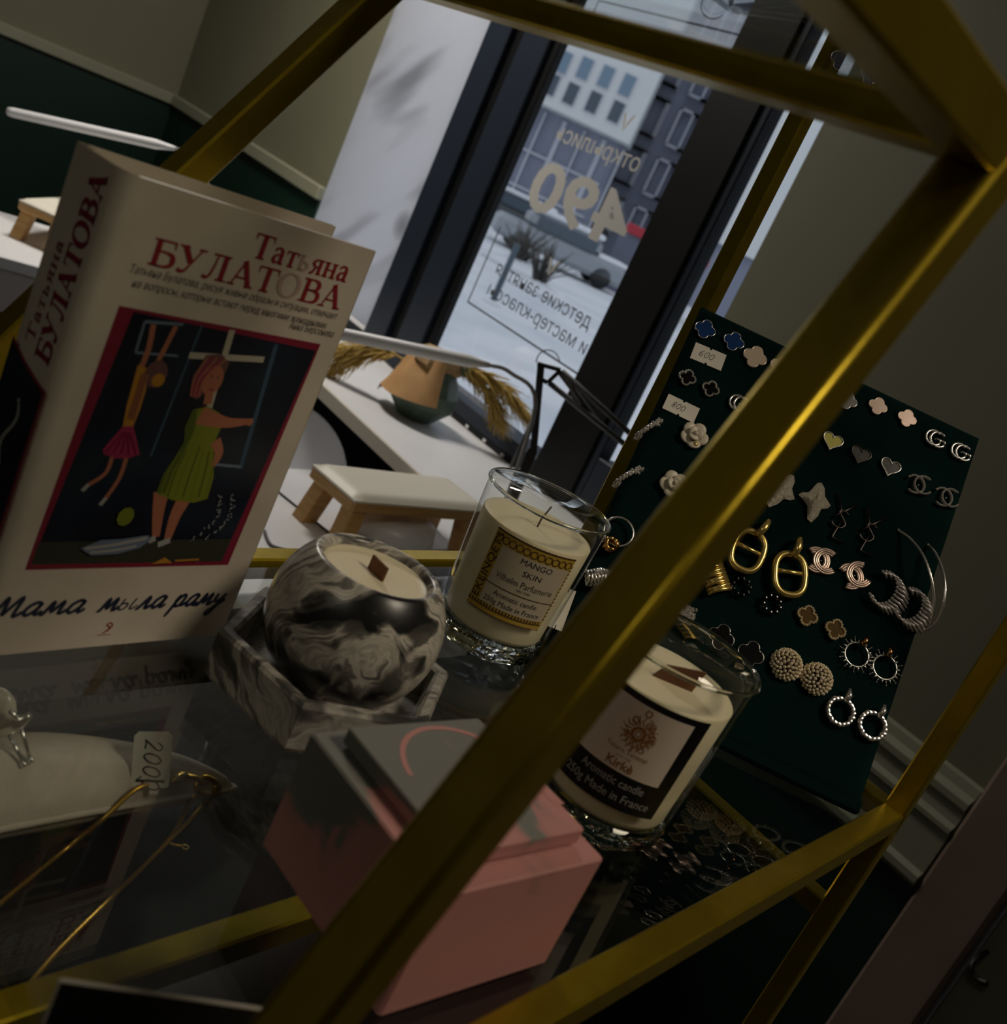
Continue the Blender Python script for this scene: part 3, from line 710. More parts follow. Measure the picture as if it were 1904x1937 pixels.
front = lambda x, y: (x-.0093, FACE, y)
m = MB()
serif(m, 'БУЛАТОВА', .0290, .1752, .0105, .0985, front, {5: 1})
serif(m, 'Татьяна', .0722, .1880, .0102, .0535, front, {3: 1})
m.build('cover_lettering', [REDT, GREYT], t)
spn = lambda x, y: (-.0006-.0021*math.sin(math.pi*min(1, max(0, y/BT))), y, x)   # along the spine: x up, y across it
m = MB(); serif(m, 'БУЛАТОВА', .1262, .0060, .0105, .0735, lambda x, y: (-.00075, .0015+y, x))
serif(m, 'Татьяна', .1290, .0, .0058, .041, lambda x, y: (-.00075, .0215+y, x)); m.build('spine_lettering', CRIM, t)
m = MB(); DT = mat('dark_grey_print', (.15, .125, .11), .6)
for s, x, y, w in (('Татьяна Булатова, рисуя живые образы и ситуации, отвечает', .0235, .1706, .106), ('на вопросы, которые встают перед многими женщинами.', .0262, .1655, .0995), ('Анна Берсенева', .1050, .1622, .0265)):
    text(m, s, .0046, x-.0093, y, 0, 0, None, 'LEFT', fit=w, shear=.2)
m.v = [(x, FACE, y) for x, y, z in m.v]; m.build('cover_small_print', DT, t)
# handwritten title
def hand(mb, strokes, fn, w, mt=0):
    for s in strokes:
        p = spline(s, 5) if len(s) > 2 else s
        b = len(mb.v); mb.ribbon([(q[0], q[1], w*(1.0 if 0 < i < len(p)-1 else .5)) for i, q in enumerate(p)], 0, mt)
        for q in range(b, len(mb.v)): mb.v[q] = fn(*mb.v[q][:2])
def cursive(word):
    L = {'М': (1.5, [[(0, 0), (.12, .05), (.35, 1.5), (.55, .25), (.62, .25), (1.05, 1.5), (1.12, .1), (1.3, .05), (1.5, .3)]]),
         'м': (1.25, [[(0, .05), (.15, .05), (.35, 1), (.5, .15), (.85, 1), (.92, .1), (1.08, .05), (1.25, .3)]]),
         'а': (.95, [[(.7, .85), (.45, 1), (.15, .7), (.08, .25), (.3, 0), (.6, .4), (.72, .95)], [(.72, .95), (.62, .25), (.75, .02), (.95, .3)]]),
         'ы': (1.25, [[(.1, .95), (.05, .3), (.15, .0), (.45, .1), (.5, .45), (.3, .55), (.08, .45)], [(.85, .95), (.78, .25), (.9, .02), (1.25, .3)]]),
         'л': (.95, [[(0, .05), (.15, .05), (.5, 1), (.58, .12), (.72, .03), (.95, .3)]]),
         'р': (1.0, [[(.05, .4), (.2, .95), (.0, -.9)], [(.12, .5), (.4, 1), (.65, .8), (.6, .2), (.35, 0), (.15, .2)], [(.6, .1), (.8, .1), (1.0, .35)]]),
         'у': (1.0, [[(.1, .95), (.1, .45), (.3, .25), (.6, .5), (.75, .95)], [(.75, .95), (.45, -.6), (.2, -.95), (.05, -.7), (.5, -.15), (1.0, .4)]])}
    return [L[c] for c in word]
m = MB(); TB = mat('ink_blue_title', (.010, .016, .045), .5)
for word, x, y, wd, hg in (('Мама', .0125, .0193, .0415, .0062), ('мыла', .0610, .0193, .0340, .0062), ('раму', .0995, .0193, .0295, .0062)):
    gl = cursive(word); adv = sum(g[0] for g in gl); s_ = wd/adv; cx = 0
    for i, (a, strokes) in enumerate(gl):
        for st_ in strokes:
            st2 = [(x+(cx+p[0])*s_+p[1]*hg*.35, y+p[1]*hg) for p in st_]
            hand(m, [st2], front, 0.00165 if not (word == 'мыла' and i == 1) else .0008)
        cx += a
m.build('cover_title', TB, t)
m = MB(); hand(m, [[(.0675, .0070), (.0700, .0085), (.0715, .0110), (.0700, .0125), (.0685, .0115), (.0705, .0100), (.0690, .0080)], [(.0655, .0062), (.0720, .0062)]], front, .0006); m.build('publisher_mark', REDT, t)
# picture: dark night scene, a woman at a window, a girl hanging from a pane
PC = [CRIM, NIGHT, mat('pic_cream', (.42, .39, .30), .5), mat('pic_blue', (.035, .075, .12), .5), mat('pic_skin', (.36, .13, .07), .5), mat('pic_orange', (.42, .19, .02), .5),
      mat('pic_pink', (.30, .02, .075), .5), mat('pic_green', (.16, .19, .012), .5), mat('pic_hair', (.13, .055, .05), .5), mat('pic_grey', (.13, .17, .24), .5), mat('pic_ground', (.028, .030, .018), .5), mat('pic_white', (.33, .33, .31), .5), mat('pic_darkgreen', (.07, .095, .008), .5)]
m = MB(); lay = [0]
def pp(poly, mt, fn=None):
    lay[0] += 1; b = len(m.v); n = len(poly)
    area = sum(poly[i][0]*poly[(i+1) % n][1]-poly[(i+1) % n][0]*poly[i][1] for i in range(n))
    if area < 0: poly = poly[::-1]
    m.add([(x-.0093, -.00012-lay[0]*.000008, z) for x, z in poly], [tuple(range(n))], mt)
def line(pts, w, mt, ws=None):
    lay[0] += 1; b = len(m.v); p = spline(pts, 5) if len(pts) > 2 else pts
    m.ribbon([(q[0], q[1], w if ws is None else ws[0]+(ws[1]-ws[0])*i/(len(p)-1)) for i, q in enumerate(p)], 0, mt)
    for q in range(b, len(m.v)): m.v[q] = (m.v[q][0]-.0093, -.00012-lay[0]*.000008, m.v[q][1])
pp([(.0240, .1572), (.1262, .1580), (.1232, .0415), (.0215, .0415)], 0)
pp([(.0305, .1560), (.1250, .1545), (.1185, .0435), (.0232, .0440)], 1)
pp([(.0234, .0545), (.1192, .0560), (.1185, .0435), (.0232, .0440)], 10)
# window frames
line([(.0620, .1560), (.0600, .0960)], .0010, 3); line([(.1020, .1540), (.1085, .0930)], .0022, 3); line([(.0870, .0945), (.1085, .0940)], .0014, 9)
line([(.0770, .1565), (.0800, .1180)], .0030, 2); line([(.0610, .1425), (.0985, .1462)], .0028, 2)
line([(.0365, .1530), (.0535, .1548)], .0012, 9); line([(.0365, .1530), (.0370, .1400)], .0010, 9); line([(.0370, .1400), (.0560, .1415)], .0010, 9)
# girl
line([(.0405, .1525), (.0420, .1420), (.0415, .1330)], .0024, 4); line([(.0505, .1535), (.0490, .1440), (.0480, .1380)], .0022, 4)
pp([(.0398, .1350), (.0440, .1345), (.0470, .1260), (.0475, .1170), (.0470, .1085), (.0425, .1080), (.0410, .1180)], 5)
pp([(x, y) for x, y in circ(.0490, .1325, .0052, 14, 0, 360, .0060)], 8); pp(circ(.0510, .1300, .0030, 10), 5)
pp([(.0425, .1085), (.0472, .1088), (.0520, .1010), (.0545, .0965), (.0500, .0945), (.0440, .0940), (.0385, .0955), (.0372, .0975)], 6)
line([(.0425, .0945), (.0420, .0870), (.0360, .0812)], .0018, 4); line([(.0490, .0945), (.0490, .0850), (.0460, .0755)], .0018, 4)
line([(.0362, .0815), (.0345, .0785)], .0018, 11); line([(.0462, .0758), (.0445, .0722)], .0018, 11)
# woman
line([(.0715, .0800), (.0735, .0700), (.0770, .0570)], .0075, 4, (.0080, .0035)); line([(.0850, .0800), (.0830, .0680), (.0835, .0560)], .0080, 4, (.0085, .0035))
line([(.0770, .0565), (.0740, .0550)], .0030, 11); line([(.0850, .0555), (.0795, .0530)], .0030, 11)
pp([(.0720, .1190), (.0790, .1215), (.0860, .1190), (.0895, .1120), (.0890, .1060), (.0910, .0990), (.0955, .0880), (.0965, .0770), (.0900, .0748), (.0780, .0758), (.0690, .0790), (.0690, .0880), (.0715, .0960), (.0740, .1040), (.0712, .1110)], 7)
pp([(.0720, .1190), (.0745, .1190), (.0765, .1100), (.0755, .1000), (.0735, .0900), (.0735, .0790), (.0690, .0790), (.0690, .0880), (.0715, .0960), (.0735, .1040), (.0712, .1110)], 12)
line([(.0765, .1170), (.0850, .1155), (.0930, .1150), (.1020, .1165)], .006, 4, (.0085, .0030)); line([(.0890, .1060), (.0935, .1000), (.0925, .0935)], .004, 4, (.0055, .0030))
pp(circ(.1035, .1165, .0020, 8), 4)
pp([(.0660, .1340), (.0690, .1440), (.0760, .1455), (.0815, .1420), (.0805, .1340), (.0720, .1240), (.0680, .1250)], 8)
pp(circ(.0762, .1335, .0052, 16, 0, 360, .0068), 4); pp(circ(.0772, .1292, .0012, 8, 0, 360, .0006), 6); pp(circ(.0752, .1350, .0007, 8), 8); pp(circ(.0785, .1350, .0007, 8), 8)
line([(.0770, .1275), (.0780, .1225)], .0040, 4)
for k in range(7): line([(.0735+.0032*k*.9, .1030-.004*abs(k-3)*.3), (.0710+.0038*k, .0900), (.0712+.0040*k, .0775)], .0006, 12 if k % 2 else 7)
for k in range(5): line([(.0435+.0008*k, .1060), (.0390+.0035*k, .0965)], .0007, 0)
for k in range(5): line([(.0685+.0010*k, .1250), (.0672+.0012*k, .1330), (.0700+.0022*k, .1435)], .0008, 6 if k % 2 else 4)
for k in range(4): line([(.0430+.0008*k, .1320), (.0435+.0009*k, .1120)], .0005, 4)
# swans of dots, green pot, cloth, flowers
rr = random.Random(4)
for sx in (.0965, .1035):
    for i in range(34):
        k = i/33; pp(circ(sx+.0065*math.sin(k*3.2)*(1-k*.3)+.006*k+rr.uniform(-.0012, .0012), .0560+.024*k+rr.uniform(-.001, .001), .00045, 5), 11 if i % 3 else 9)
pp(circ(.0577, .0675, .0040, 9, 0, 360, .0046), 7)
pp([(.0420, .0520), (.0500, .0560), (.0600, .0565), (.0720, .0585), (.0745, .0565), (.0700, .0520), (.0600, .0490), (.0480, .0485)], 9)
line([(.0440, .0520), (.0560, .0535), (.0720, .0570)], .0014, 11); line([(.0470, .0500), (.0580, .0510), (.0680, .0530)], .0012, 11)
pp([(.0790, .0435), (.0850, .0470), (.0900, .0440)], 5); line([(.0910, .0450), (.1040, .0455)], .0010, 5)
m.build('cover_picture', PC, t)
# strip of the picture on the spine
m = MB(); lay[0] = 0
def sq(poly, mt):
    lay[0] += 1
    m.add([(-.00065-lay[0]*.00002, y, z) for y, z in poly], [tuple(range(len(poly)))], mt)
sq([(.0355, .1265), (.0355, .0420), (.0036, .0420), (.0036, .1178), (.012, .1192), (.024, .1222)], 0); sq([(.0355, .1252), (.0355, .0435), (.0052, .0435), (.0052, .1164), (.012, .1176), (.024, .1208)], 1)
for i in range(16): sq(circ(.019+.003*math.sin(i*.4), .080+i*.0018, .0011, 6)[::-1], 11)
m.build('spine_picture', PC, t)

# ------------------------------------------------------------------ marbled candle on a hexagonal dish
def marble(name, scale, seed, light=(.50, .47, .40), dark=(.012, .012, .013), rough=.3, thr=.5):
    """poured marbling: black drifts and fine grey streaks drawn out along the flow"""
    m = mat(name, light, rough); N, L, b = nodes(m)
    v = coord(m, (1, 1, 1), (seed, .5, seed*.6))
    def warp(vec, sc, amt):
        n1 = N.new('ShaderNodeTexNoise'); n1.inputs['Scale'].default_value = sc; n1.inputs['Detail'].default_value = 3; L.new(vec, n1.inputs[0])
        su = N.new('ShaderNodeVectorMath'); su.operation = 'SUBTRACT'; su.inputs[1].default_value = (.5, .5, .5); L.new(n1.outputs[1], su.inputs[0])
        mu = N.new('ShaderNodeVectorMath'); mu.operation = 'SCALE'; mu.inputs['Scale'].default_value = amt; L.new(su.outputs[0], mu.inputs[0])
        ad = N.new('ShaderNodeVectorMath'); ad.operation = 'ADD'; L.new(vec, ad.inputs[0]); L.new(mu.outputs[0], ad.inputs[1]); return ad.outputs[0]
    w1 = warp(warp(v, scale*.55, .055), scale*1.7, .016)
    mp = N.new('ShaderNodeMapping'); mp.inputs['Scale'].default_value = (.55, .8, 2.1); L.new(w1, mp.inputs[0])
    big = noise(m, mp.outputs[0], scale, 3, .3)
    mp2 = N.new('ShaderNodeMapping'); mp2.inputs['Scale'].default_value = (.5, .6, 4.2); L.new(w1, mp2.inputs[0])
    fine_ = noise(m, mp2.outputs[0], scale*2.6, 4, .2)
    grey = ramp(m, fine_, [(.30, (.05, .048, .045)), (.42, (.20, .185, .165)), (.50, light), (.58, tuple(c*.62 for c in light)), (.66, light)])
    mask = ramp(m, big, [(thr-.06, (0, 0, 0)), (thr-.01, (.25, .25, .25)), (thr+.02, (1, 1, 1))])
    mx = N.new('ShaderNodeMixRGB'); L.new(mask, mx.inputs[0]); mx.inputs[1].default_value = (*dark, 1); L.new(grey, mx.inputs[2])
    L.new(mx.outputs[0], b.inputs['Base Color']); return m
HC = Vector((-.042, .464, SH))
MARB = marble('black_white_marble', 26, 1.1, (.60, .56, .48), thr=.47); MARB2 = marble('grey_marble_swirl', 22, 2.4, (.44, .41, .36), (.03, .029, .028), thr=.44)
t = thing('hexagonal_dish', 'grey marbled hexagonal dish under the round marbled candle', 'dish', HC)
hexa = lambda r, z: [(r*math.cos(D2R*(30+60*i)), r*math.sin(D2R*(30+60*i)), z) for i in range(6)]
m = MB(); rings = [hexa(.058, 0), hexa(.060, .003), hexa(.0605, .024), hexa(.0590, .026), hexa(.0545, .026), hexa(.0525, .0245), hexa(.0505, .010)]
vs = [p for r in rings for p in r]; fs = []
for i in range(6):
    for k in range(6): fs.append((i*6+k, i*6+(k+1) % 6, i*6+6+(k+1) % 6, i*6+6+k))
fs += [tuple(range(5, -1, -1)), tuple(range(36, 42))]
m.add(vs, fs); m.build('dish', MARB2, t)
t = thing('marbled_candle', 'round black and white marbled candle bowl with a wooden wick', 'candle', HC+Vector((0, 0, .0102)))
R = .0432; zc = .0335; pr = []
for i in range(24):
    a = -52+ (52+43)*i/23; pr.append((R*math.cos(D2R*a), zc+R*math.sin(D2R*a)))
zr = pr[-1][1]; rt_ = pr[-1][0]
pr = [(0, pr[0][1])]+pr+[(rt_-.0012, zr+.0009), (rt_-.0035, zr+.0004), (rt_-.0048, zr-.0015), (rt_-.0052, zr-.006)]
z0 = pr[0][1]; pr = [(r, z-z0) for r, z in pr]; zr -= z0
m = MB(); m.lathe(pr, 64); m.build('bowl', MARB, t)
m = MB(); m.lathe([(0, zr-.0042), (rt_-.010, zr-.0042), (rt_-.0058, zr-.0036), (rt_-.0052, zr-.003), (rt_-.0052, zr-.008)][::-1], 48); m.build('wax', WAX, t)
m = MB(); m.box((0, 0, zr-.0012), (.0125, .0012, .0085), 0, Matrix.Rotation(-.72, 4, 'Z') @ Matrix.Shear('XY', 4, (.0, .0))); m.build('wick', WICK, t)

# ------------------------------------------------------------------ glass candles
def glass_candle(name, lab, c, label_fn, a_mid, wick_kind):
    t = thing(name, lab, 'candle', c)
    Rt, Rb, Hh = .0392, .0345, .100
    rad = lambda z: Rb+(Rt-Rb)*min(1, max(0, (z-.012)/(Hh-.012)))**.85
    m = MB(); zs = [.013+(Hh-.013)*i/20 for i in range(21)]
    m.lathe([(rad(z), z) for z in zs], 64)
    m.build('glass_wall', CLEAR, t)
    m = MB(); m.tube([(Rt*math.cos(a)-.0, Rt*math.sin(a), Hh) for a in [2*math.pi*i/64 for i in range(64)]], .0012, 8, closed=True); m.build('rim', SOLIDGLASS, t)
    m = MB(); fl = lambda i, a: (0, -.03, -.08, -.09, -.07, -.02, 0, 0)[min(i, 7)]*abs(math.cos(3.5*a))
    m.lathe([(0, .0012), (Rb*.80, .0), (Rb*.93, .0018), (Rb*1.0, .006), (Rb*1.01, .0105), (Rb*1.0, .0135), (Rb-.002, .0150), (0, .0128)], 72, flute=fl, smooth=False); m.build('thick_base', SOLIDGLASS, t)
    zt = .083
    m = MB(); m.lathe([(0, .0155), (rad(.0155)-.004, .0155), (rad(.02)-.0031, .018)]+[(rad(z)-.0031, z) for z in (.03, .05, zt-.001)]+[(rad(zt)-.0037, zt-.0003), (rad(zt)-.008, zt-.0012), (0, zt-.0014)], 56); m.build('wax', WAX, t)
    if wick_kind == 'thread':
        m = MB(); m.tube([(0, 0, zt-.003), (.0002, 0, zt+.004), (.0025, .001, zt+.0135)], .0006, 6); m.build('wick', mat('thread_wick', (.12, .10, .08), .8), t)
    else:
        m = MB(); m.prism([(-.0105, -.002), (.0105, -.002), (.0125, .0105), (-.006, .0065)], -.0006, .0006, 0, Matrix.Translation((.003, -.004, zt)) @ Matrix.Rotation(.12, 4, 'Z') @ Matrix.Rotation(math.pi/2, 4, 'X')); m.build('wick', WICK, t)
    label_fn(t, rad, a_mid)
    return t
def wrapm(mb, rad, a_mid, off, lo=.0165, up=.030, ky=1.03, kx=1.0):
    r0 = .0375; mb.v = [(x*kx, up+(y-lo)*ky, z) for x, y, z in mb.v]
    def f(p):
        a = a_mid+p.x/r0; r = rad(p.y)+off+p.z; return (r*math.cos(a), r*math.sin(a), p.y)
    mb.warp(f); return mb
def fine(mb, x0, x1, y0, y1, z, mt, n=16):
    mb.grid(lambda u, v: (x0+(x1-x0)*u, y0+(y1-y0)*v, z), n, 6, mt, True)
YEL = mat('label_yellow', (.46, .30, .035), .5); LBG = mat('label_beige', (.50, .43, .32), .5); BRN = mat('label_brown', (.07, .03, .012), .5)
LBK = mat('label_black', (.004, .004, .006), .45); LTAN = mat('label_tan', (.80, .68, .57), .5); LORG = mat('label_orange', (.30, .12, .012), .5); LWH = mat('label_white', (.40, .39, .37), .5)
def label_mango(t, rad, am):
    x0, x1, y0, y1 = -.0225, .0295, .0165, .066
    m = MB(); fine(m, x0, x1, y0+.0015, y1, 0, 0)
    fine(m, x0+.0072, x1-.001, y0+.0068, y1-.0072, .00006, 1)
    wrapm(m, rad, am, .00015).build('label', [YEL, LBG], t)
    m = MB(); z = .00018
    m.ribbon([(x0+(x1-x0)*i/40, y1+.0002*(i % 2), .0010) for i in range(41)], z)
    for i in range(11):
        cx = x0+.0035+i*.0045; m.ribbon([(p[0], p[1], .0006) for p in circ(cx, y1-.0042, .0021, 12)], z)
    for i in range(24): cx = x0+.001+i*.0021; m.ribbon([(cx, y0+.0044, .0009), (cx, y0+.0066, .0009)], z)
    m.ribbon([(x0+(x1-x0)*i/40, y0+.0044, .0006) for i in range(41)], z)
    m.ribbon([(x0+(x1-x0)*i/60, y0+.0010+.0005*math.cos(i*math.pi), .0006) for i in range(61)], z)
    m.ribbon([(x0+.0005+(x1-x0-.001)*i/30, y0+.0190, .0006) for i in range(31)], z)
    for i in range(16): m.ribbon([(x1-.0005, y0+.008+i*.0024, .0008), (x1+.0004, y0+.0091+i*.0024, .0008)], z)
    m2 = MB(); text(m2, 'EKLINQETS', .0070, 0, 0, z, 0, None, 'LEFT', fit=.0405, bold=.0001); m2.v = [(x0+.0058-y_, y0+.0075+x_, z_) for x_, y_, z_ in m2.v]
    m.add(m2.v, m2.f)
    wrapm(m, rad, am, .00015).build('label_border', BRN, t)
    m = MB(); xc = .0080
    text(m, 'MANGO', .0050, xc, .0540, z, align='CENTER', fit=.0195); text(m, 'SKIN', .0050, xc, .0475, z, align='CENTER', fit=.0115)
    text(m, 'Vilhelm Parfumerie', .0056, .0065, .0405, z, align='CENTER', fit=.0370, bold=-.00002); text(m, 'NEW YORK', .0022, .0075, .0376, z, align='CENTER', fit=.0090)
    text(m, 'Aromatic candle', .0047, .0055, .0302, z, align='CENTER', fit=.0285); text(m, '250g Made in France', .0047, .0055, .0250, z, align='CENTER', fit=.0375)
    wrapm(m, rad, am, .00015).build('label_text', INK, t)
def label_kirke(t, rad, am):
    x0, x1, y0, y1 = -.0270, .0270, .0165, .0655
    m = MB(); fine(m, x0, x1, y0, y1, 0, 0); fine(m, x0+.0062, x1-.0068, y0+.0155, y1-.0028, .00008, 1)
    wrapm(m, rad, am, .00015, .0165, .026, 1.163, 1.08).build('label', [LBK, LTAN], t)
    z = .0002; m = MB(); cx, cy = .0008, .0505
    for r, w in ((.0026, .0014), (.0012, .0005)): m.ribbon([(p[0], p[1], w) for p in circ(cx, cy, r, 20)], z)
    rr = random.Random(5)
    for i in range(26):
        a = rr.uniform(0, 6.28); r = rr.uniform(.0042, .0074); q = rr.uniform(.0008, .0015)
        m.ribbon([(p[0], p[1], .00035) for p in circ(cx+r*math.cos(a), cy+r*math.sin(a), q, 9, rr.uniform(0, 360), rr.uniform(400, 620))], z)
    for i in range(18):
        a = 2*math.pi*i/18; m.ribbon([(cx+.0036*math.cos(a), cy+.0036*math.sin(a), .0004), (cx+.0058*math.cos(a+.3), cy+.0058*math.sin(a+.3), .0007), (cx+.0080*math.cos(a+.15), cy+.0080*math.sin(a+.15), .0002)], z)
    m.ribbon([(p[0], p[1], .0006) for p in circ(cx, cy+.0095, .0013, 12)], z)
    text(m, 'Tiziana Terenzi', .0030, 0, .0405, z, align='CENTER', fit=.0190); text(m, 'since 1968', .0014, 0, .0382, z, align='CENTER', fit=.0070)
    text(m, 'Kirkè', .0056, 0, .0334, z, align='CENTER', fit=.0125, bold=.0001)
    wrapm(m, rad, am, .00015, .0165, .026, 1.163, 1.08).build('label_emblem', LORG, t)
    m = MB(); text(m, 'Aromatic candle', .0054, 0, .0263, z, align='CENTER', fit=.0310); text(m, '250g Made in France', .0054, 0, .0200, z, align='CENTER', fit=.0430)
    wrapm(m, rad, am, .00015, .0165, .026, 1.163, 1.08).build('label_text', LWH, t)
c1 = onz(912, 1210, SH); a1 = math.atan2(-c1.y, -c1.x)
glass_candle('glass_candle', 'cream candle in a clear glass with a yellow and beige label, farther one', c1, label_mango, a1+.06, 'thread')
c2 = onz(1118, 1536, SH); a2 = math.atan2(-c2.y, -c2.x)
glass_candle('glass_candle', 'cream candle in a clear glass with a black framed label and wooden wick', c2, label_kirke, a2+.02, 'wood')

# ------------------------------------------------------------------ pink concrete box candle
PINK = mat('pink_grey_concrete', (.5, .25, .22), .65); N, L, b = nodes(PINK)
v = coord(PINK); n1 = noise(PINK, v, 26, 3, .9); n2 = noise(PINK, v, 7, 2)
sx_ = N.new('ShaderNodeSeparateXYZ'); L.new(v, sx_.inputs[0])
ma = N.new('ShaderNodeMath'); ma.operation = 'MULTIPLY_ADD'; ma.inputs[1].default_value = 4.5; L.new(sx_.outputs[0], ma.inputs[0]); L.new(n1, ma.inputs[2])
mz = N.new('ShaderNodeMath'); mz.operation = 'MULTIPLY_ADD'; mz.inputs[1].default_value = -5.0; L.new(sx_.outputs[2], mz.inputs[0])
of = N.new('ShaderNodeMath'); of.operation = 'ADD'; of.inputs[1].default_value = .29; L.new(ma.outputs[0], of.inputs[0]); L.new(of.outputs[0], mz.inputs[2])
L.new(ramp(PINK, mz.outputs[0], [(.49, (.17, .168, .145)), (.53, (.20, .185, .16)), (.55, (.40, .20, .18)), (.62, (.50, .225, .205))]), b.inputs['Base Color'])
Lc, Fc, Rc, Nc = Vector((-.028, .342, SH)), Vector((.0225, .4095, SH)), Vector((.088, .352, SH)), Vector((.0375, .2845, SH))
ctr = (Lc+Rc)/2; ax = (Rc-Fc).normalized(); s_ = .0845
t = thing('pink_box_candle', 'square pink and grey concrete box with a raised lid behind the gold brace', 'box', ctr, math.atan2(ax.y, ax.x))
m = MB(); m.box((0, 0, .0262), (s_, s_, .0524), 0, None, .0012); m.build('box_body', PINK, t)
m = MB(); m.box((0, 0, .0530), (s_*.74, s_*.74, .0016), 1); m.box((.0, .0, .0570), (s_*.80, s_*.80, .0068), 0, None, .0008)
m.build('lid', [PINK, mat('painted_gap_shade', (.05, .03, .03), .8)], t)  # dark slab under the lid: shade of the gap put into its colour
m = MB(); m.ribbon([(p[0], p[1], .0022) for p in circ(-.001, .004, .0285, 40, 108, 262)], .06052); m.ribbon([(-.012, .0325, .0030), (.020, .0325, .0060)], .06052); m.build('lid_ring_paint', mat('pink_paint', (.50, .22, .195), .6), t)

# black display card
ca, cb = onz(115, 1855, SH+.028), onz(560, 1919, SH+.028); cdv = (cb-ca); cdv.z = 0; ln = cdv.length+.012; cdv.normalize()
t = thing('black_card', 'thin black card with pale edges standing at the front of the shelf', 'card', (ca.x, ca.y, SH), math.atan2(cdv.y, cdv.x))
m = MB(); m.box((ln/2, 0, .014), (ln, .0012, .028)); m.build('card_sheet', BLACK, t)
m = MB(); m.box((ln/2, 0, .02815), (ln, .0013, .0004)); m.box((-.0002, 0, .014), (.0005, .0013, .0282)); m.build('card_edge', mat('pale_card_edge', (.35, .32, .27), .7), t)

# ------------------------------------------------------------------ jewellery pillow, chain, tag, brooch on the lower panel
ZP = ZL-.002; LIN = noisy('grey_linen', [(.3, (.52, .45, .39)), (.7, (.60, .53, .46))], 60, .85, bump=.25, bscale=900)
tipr = onz(440, 1482, ZP+.020); dt_ = tipr.dot(DV); nf_ = tipr.dot(NV)
t = thing('jewelry_pillow', 'grey linen jewelry pillow with a piped seam lying under the book', 'pillow', dn(dt_, nf_-.025, ZP), math.atan2(DV.y, DV.x))
PLn, PWd, PH = .235, .056, .038
def pil(u, v, sgn):
    x = -PLn*(1-u); a, c = 2*u-1, 2*v-1
    y = -PWd/2+v*PWd*(1-max(0, (u-.5)/.5)**2.4*.97)+.004*(1-abs(a)**2)*(1-v)
    hgt = (max(0, 1-abs(a)**2.6)*max(0, 1-abs(c)**2.2))**.55
    wr = .0012*math.sin(17*u+5*v)*hgt*math.sin(9*v)
    return (x, y, PH/2+sgn*(PH/2)*hgt*(1 if sgn > 0 else .98)+wr)
m = MB(); m.grid(lambda u, v: pil(u, v, 1), 48, 30); m.grid(lambda u, v: pil(u, v, -1), 48, 30, flip=True); m.build('cover', LIN, t)
m = MB(); edge = [pil(u/40, 0, 1) for u in range(41)]+[pil(1, v/24, 1) for v in range(1, 25)]+[pil(1-u/40, 1, 1) for u in range(1, 41)]
m.tube(edge, .0016, 7); m.build('piping', LIN, t)
pil_ = t; bpy.context.view_layer.update()
def onpil(px, py, off=0.002):
    """point of the pillow or panel seen at this pixel"""
    iv = pil_.matrix_world.inverted(); best = None
    r = ray(px, py); o = EYE
    for i in range(900):
        p = o + r*(.30+i*.0006); q = iv @ p
        u = 1+q.x/PLn; v = (q.y+PWd/2)/(PWd*(1-max(0, min(1, (u-.5)/.5))**2.4*.97))
        if p.z < ZP+off: return Vector((p.x, p.y, ZP+off))
        if 0 <= u <= 1 and 0 <= v <= 1 and abs(q.z-PH/2) < abs(pil(u, v, 1)[2]-PH/2)+off: return p
    return p
t = thing('chain_necklace', 'thin gold chain necklace lying over the grey pillow', 'necklace', (0, 0, 0))
CHN = mat('yellow_gold_chain', (.78, .46, .07), .3, .8)
def chain(m, pxs, r):
    P = spline([tuple(onpil(*p, r)) for p in pxs], 40)
    L_ = len(P); m.tube(P, [r*(1.0 if i % 2 else .62) for i in range(L_)], 6)
m = MB(); chain(m, [(-40, 1745), (0, 1710), (120, 1610), (200, 1545), (262, 1490), (315, 1484)], .0014)
chain(m, [(50, 1868), (120, 1790), (230, 1680), (318, 1590), (345, 1545), (368, 1505), (395, 1520), (380, 1478), (355, 1468), (340, 1465)], .0014)
chain(m, [(318, 1590), (355, 1555), (385, 1522), (402, 1500), (408, 1480), (385, 1470), (370, 1490), (390, 1505)], .0014)
chain(m, [(316, 1592), (330, 1598), (348, 1600)], .0007)
m.build('chain', CHN, t)
m = MB(); a, b2 = onpil(325, 1480, .0015), onpil(352, 1462, .0015); m.tube([a, a*.6+b2*.4, b2], [.0008, .0022, .0012], 8)
c_ = onpil(350, 1603, .0015); m.tube([tuple(c_+Vector((.0016*math.cos(k*.6283), .0016*math.sin(k*.6283), 0))) for k in range(10)], .0005, 6, closed=True); m.build('clasp', PLATE, t)
# digits drawn by hand
DIG = {'0': [[(.35, 1), (.1, .75), (.08, .25), (.3, 0), (.55, .25), (.58, .75), (.35, 1)]], '2': [[(.08, .75), (.25, 1), (.5, .9), (.5, .65), (.1, .05), (.25, .08), (.62, .02)]],
       '6': [[(.5, 1), (.2, .7), (.08, .3), (.25, 0), (.5, .1), (.5, .4), (.25, .5), (.1, .3)]], '8': [[(.35, .5), (.12, .75), (.35, 1), (.55, .78), (.35, .5), (.1, .25), (.3, 0), (.56, .22), (.35, .5)]]}
def digits(m, s, x, y, hg, w, z, T=None, mt=0, sl=.25):
    for ch in s:
        for st_ in DIG[ch]:
            p = spline(st_, 5); m.ribbon([(x+(q[0]+q[1]*sl)*hg, y+q[1]*hg, w) for q in p], z, mt, T)
        x += hg*.78
tc = [onpil(292, 1428), ]
tp = onpil(283, 1490, .004); far = ray(290, 1384).normalized()
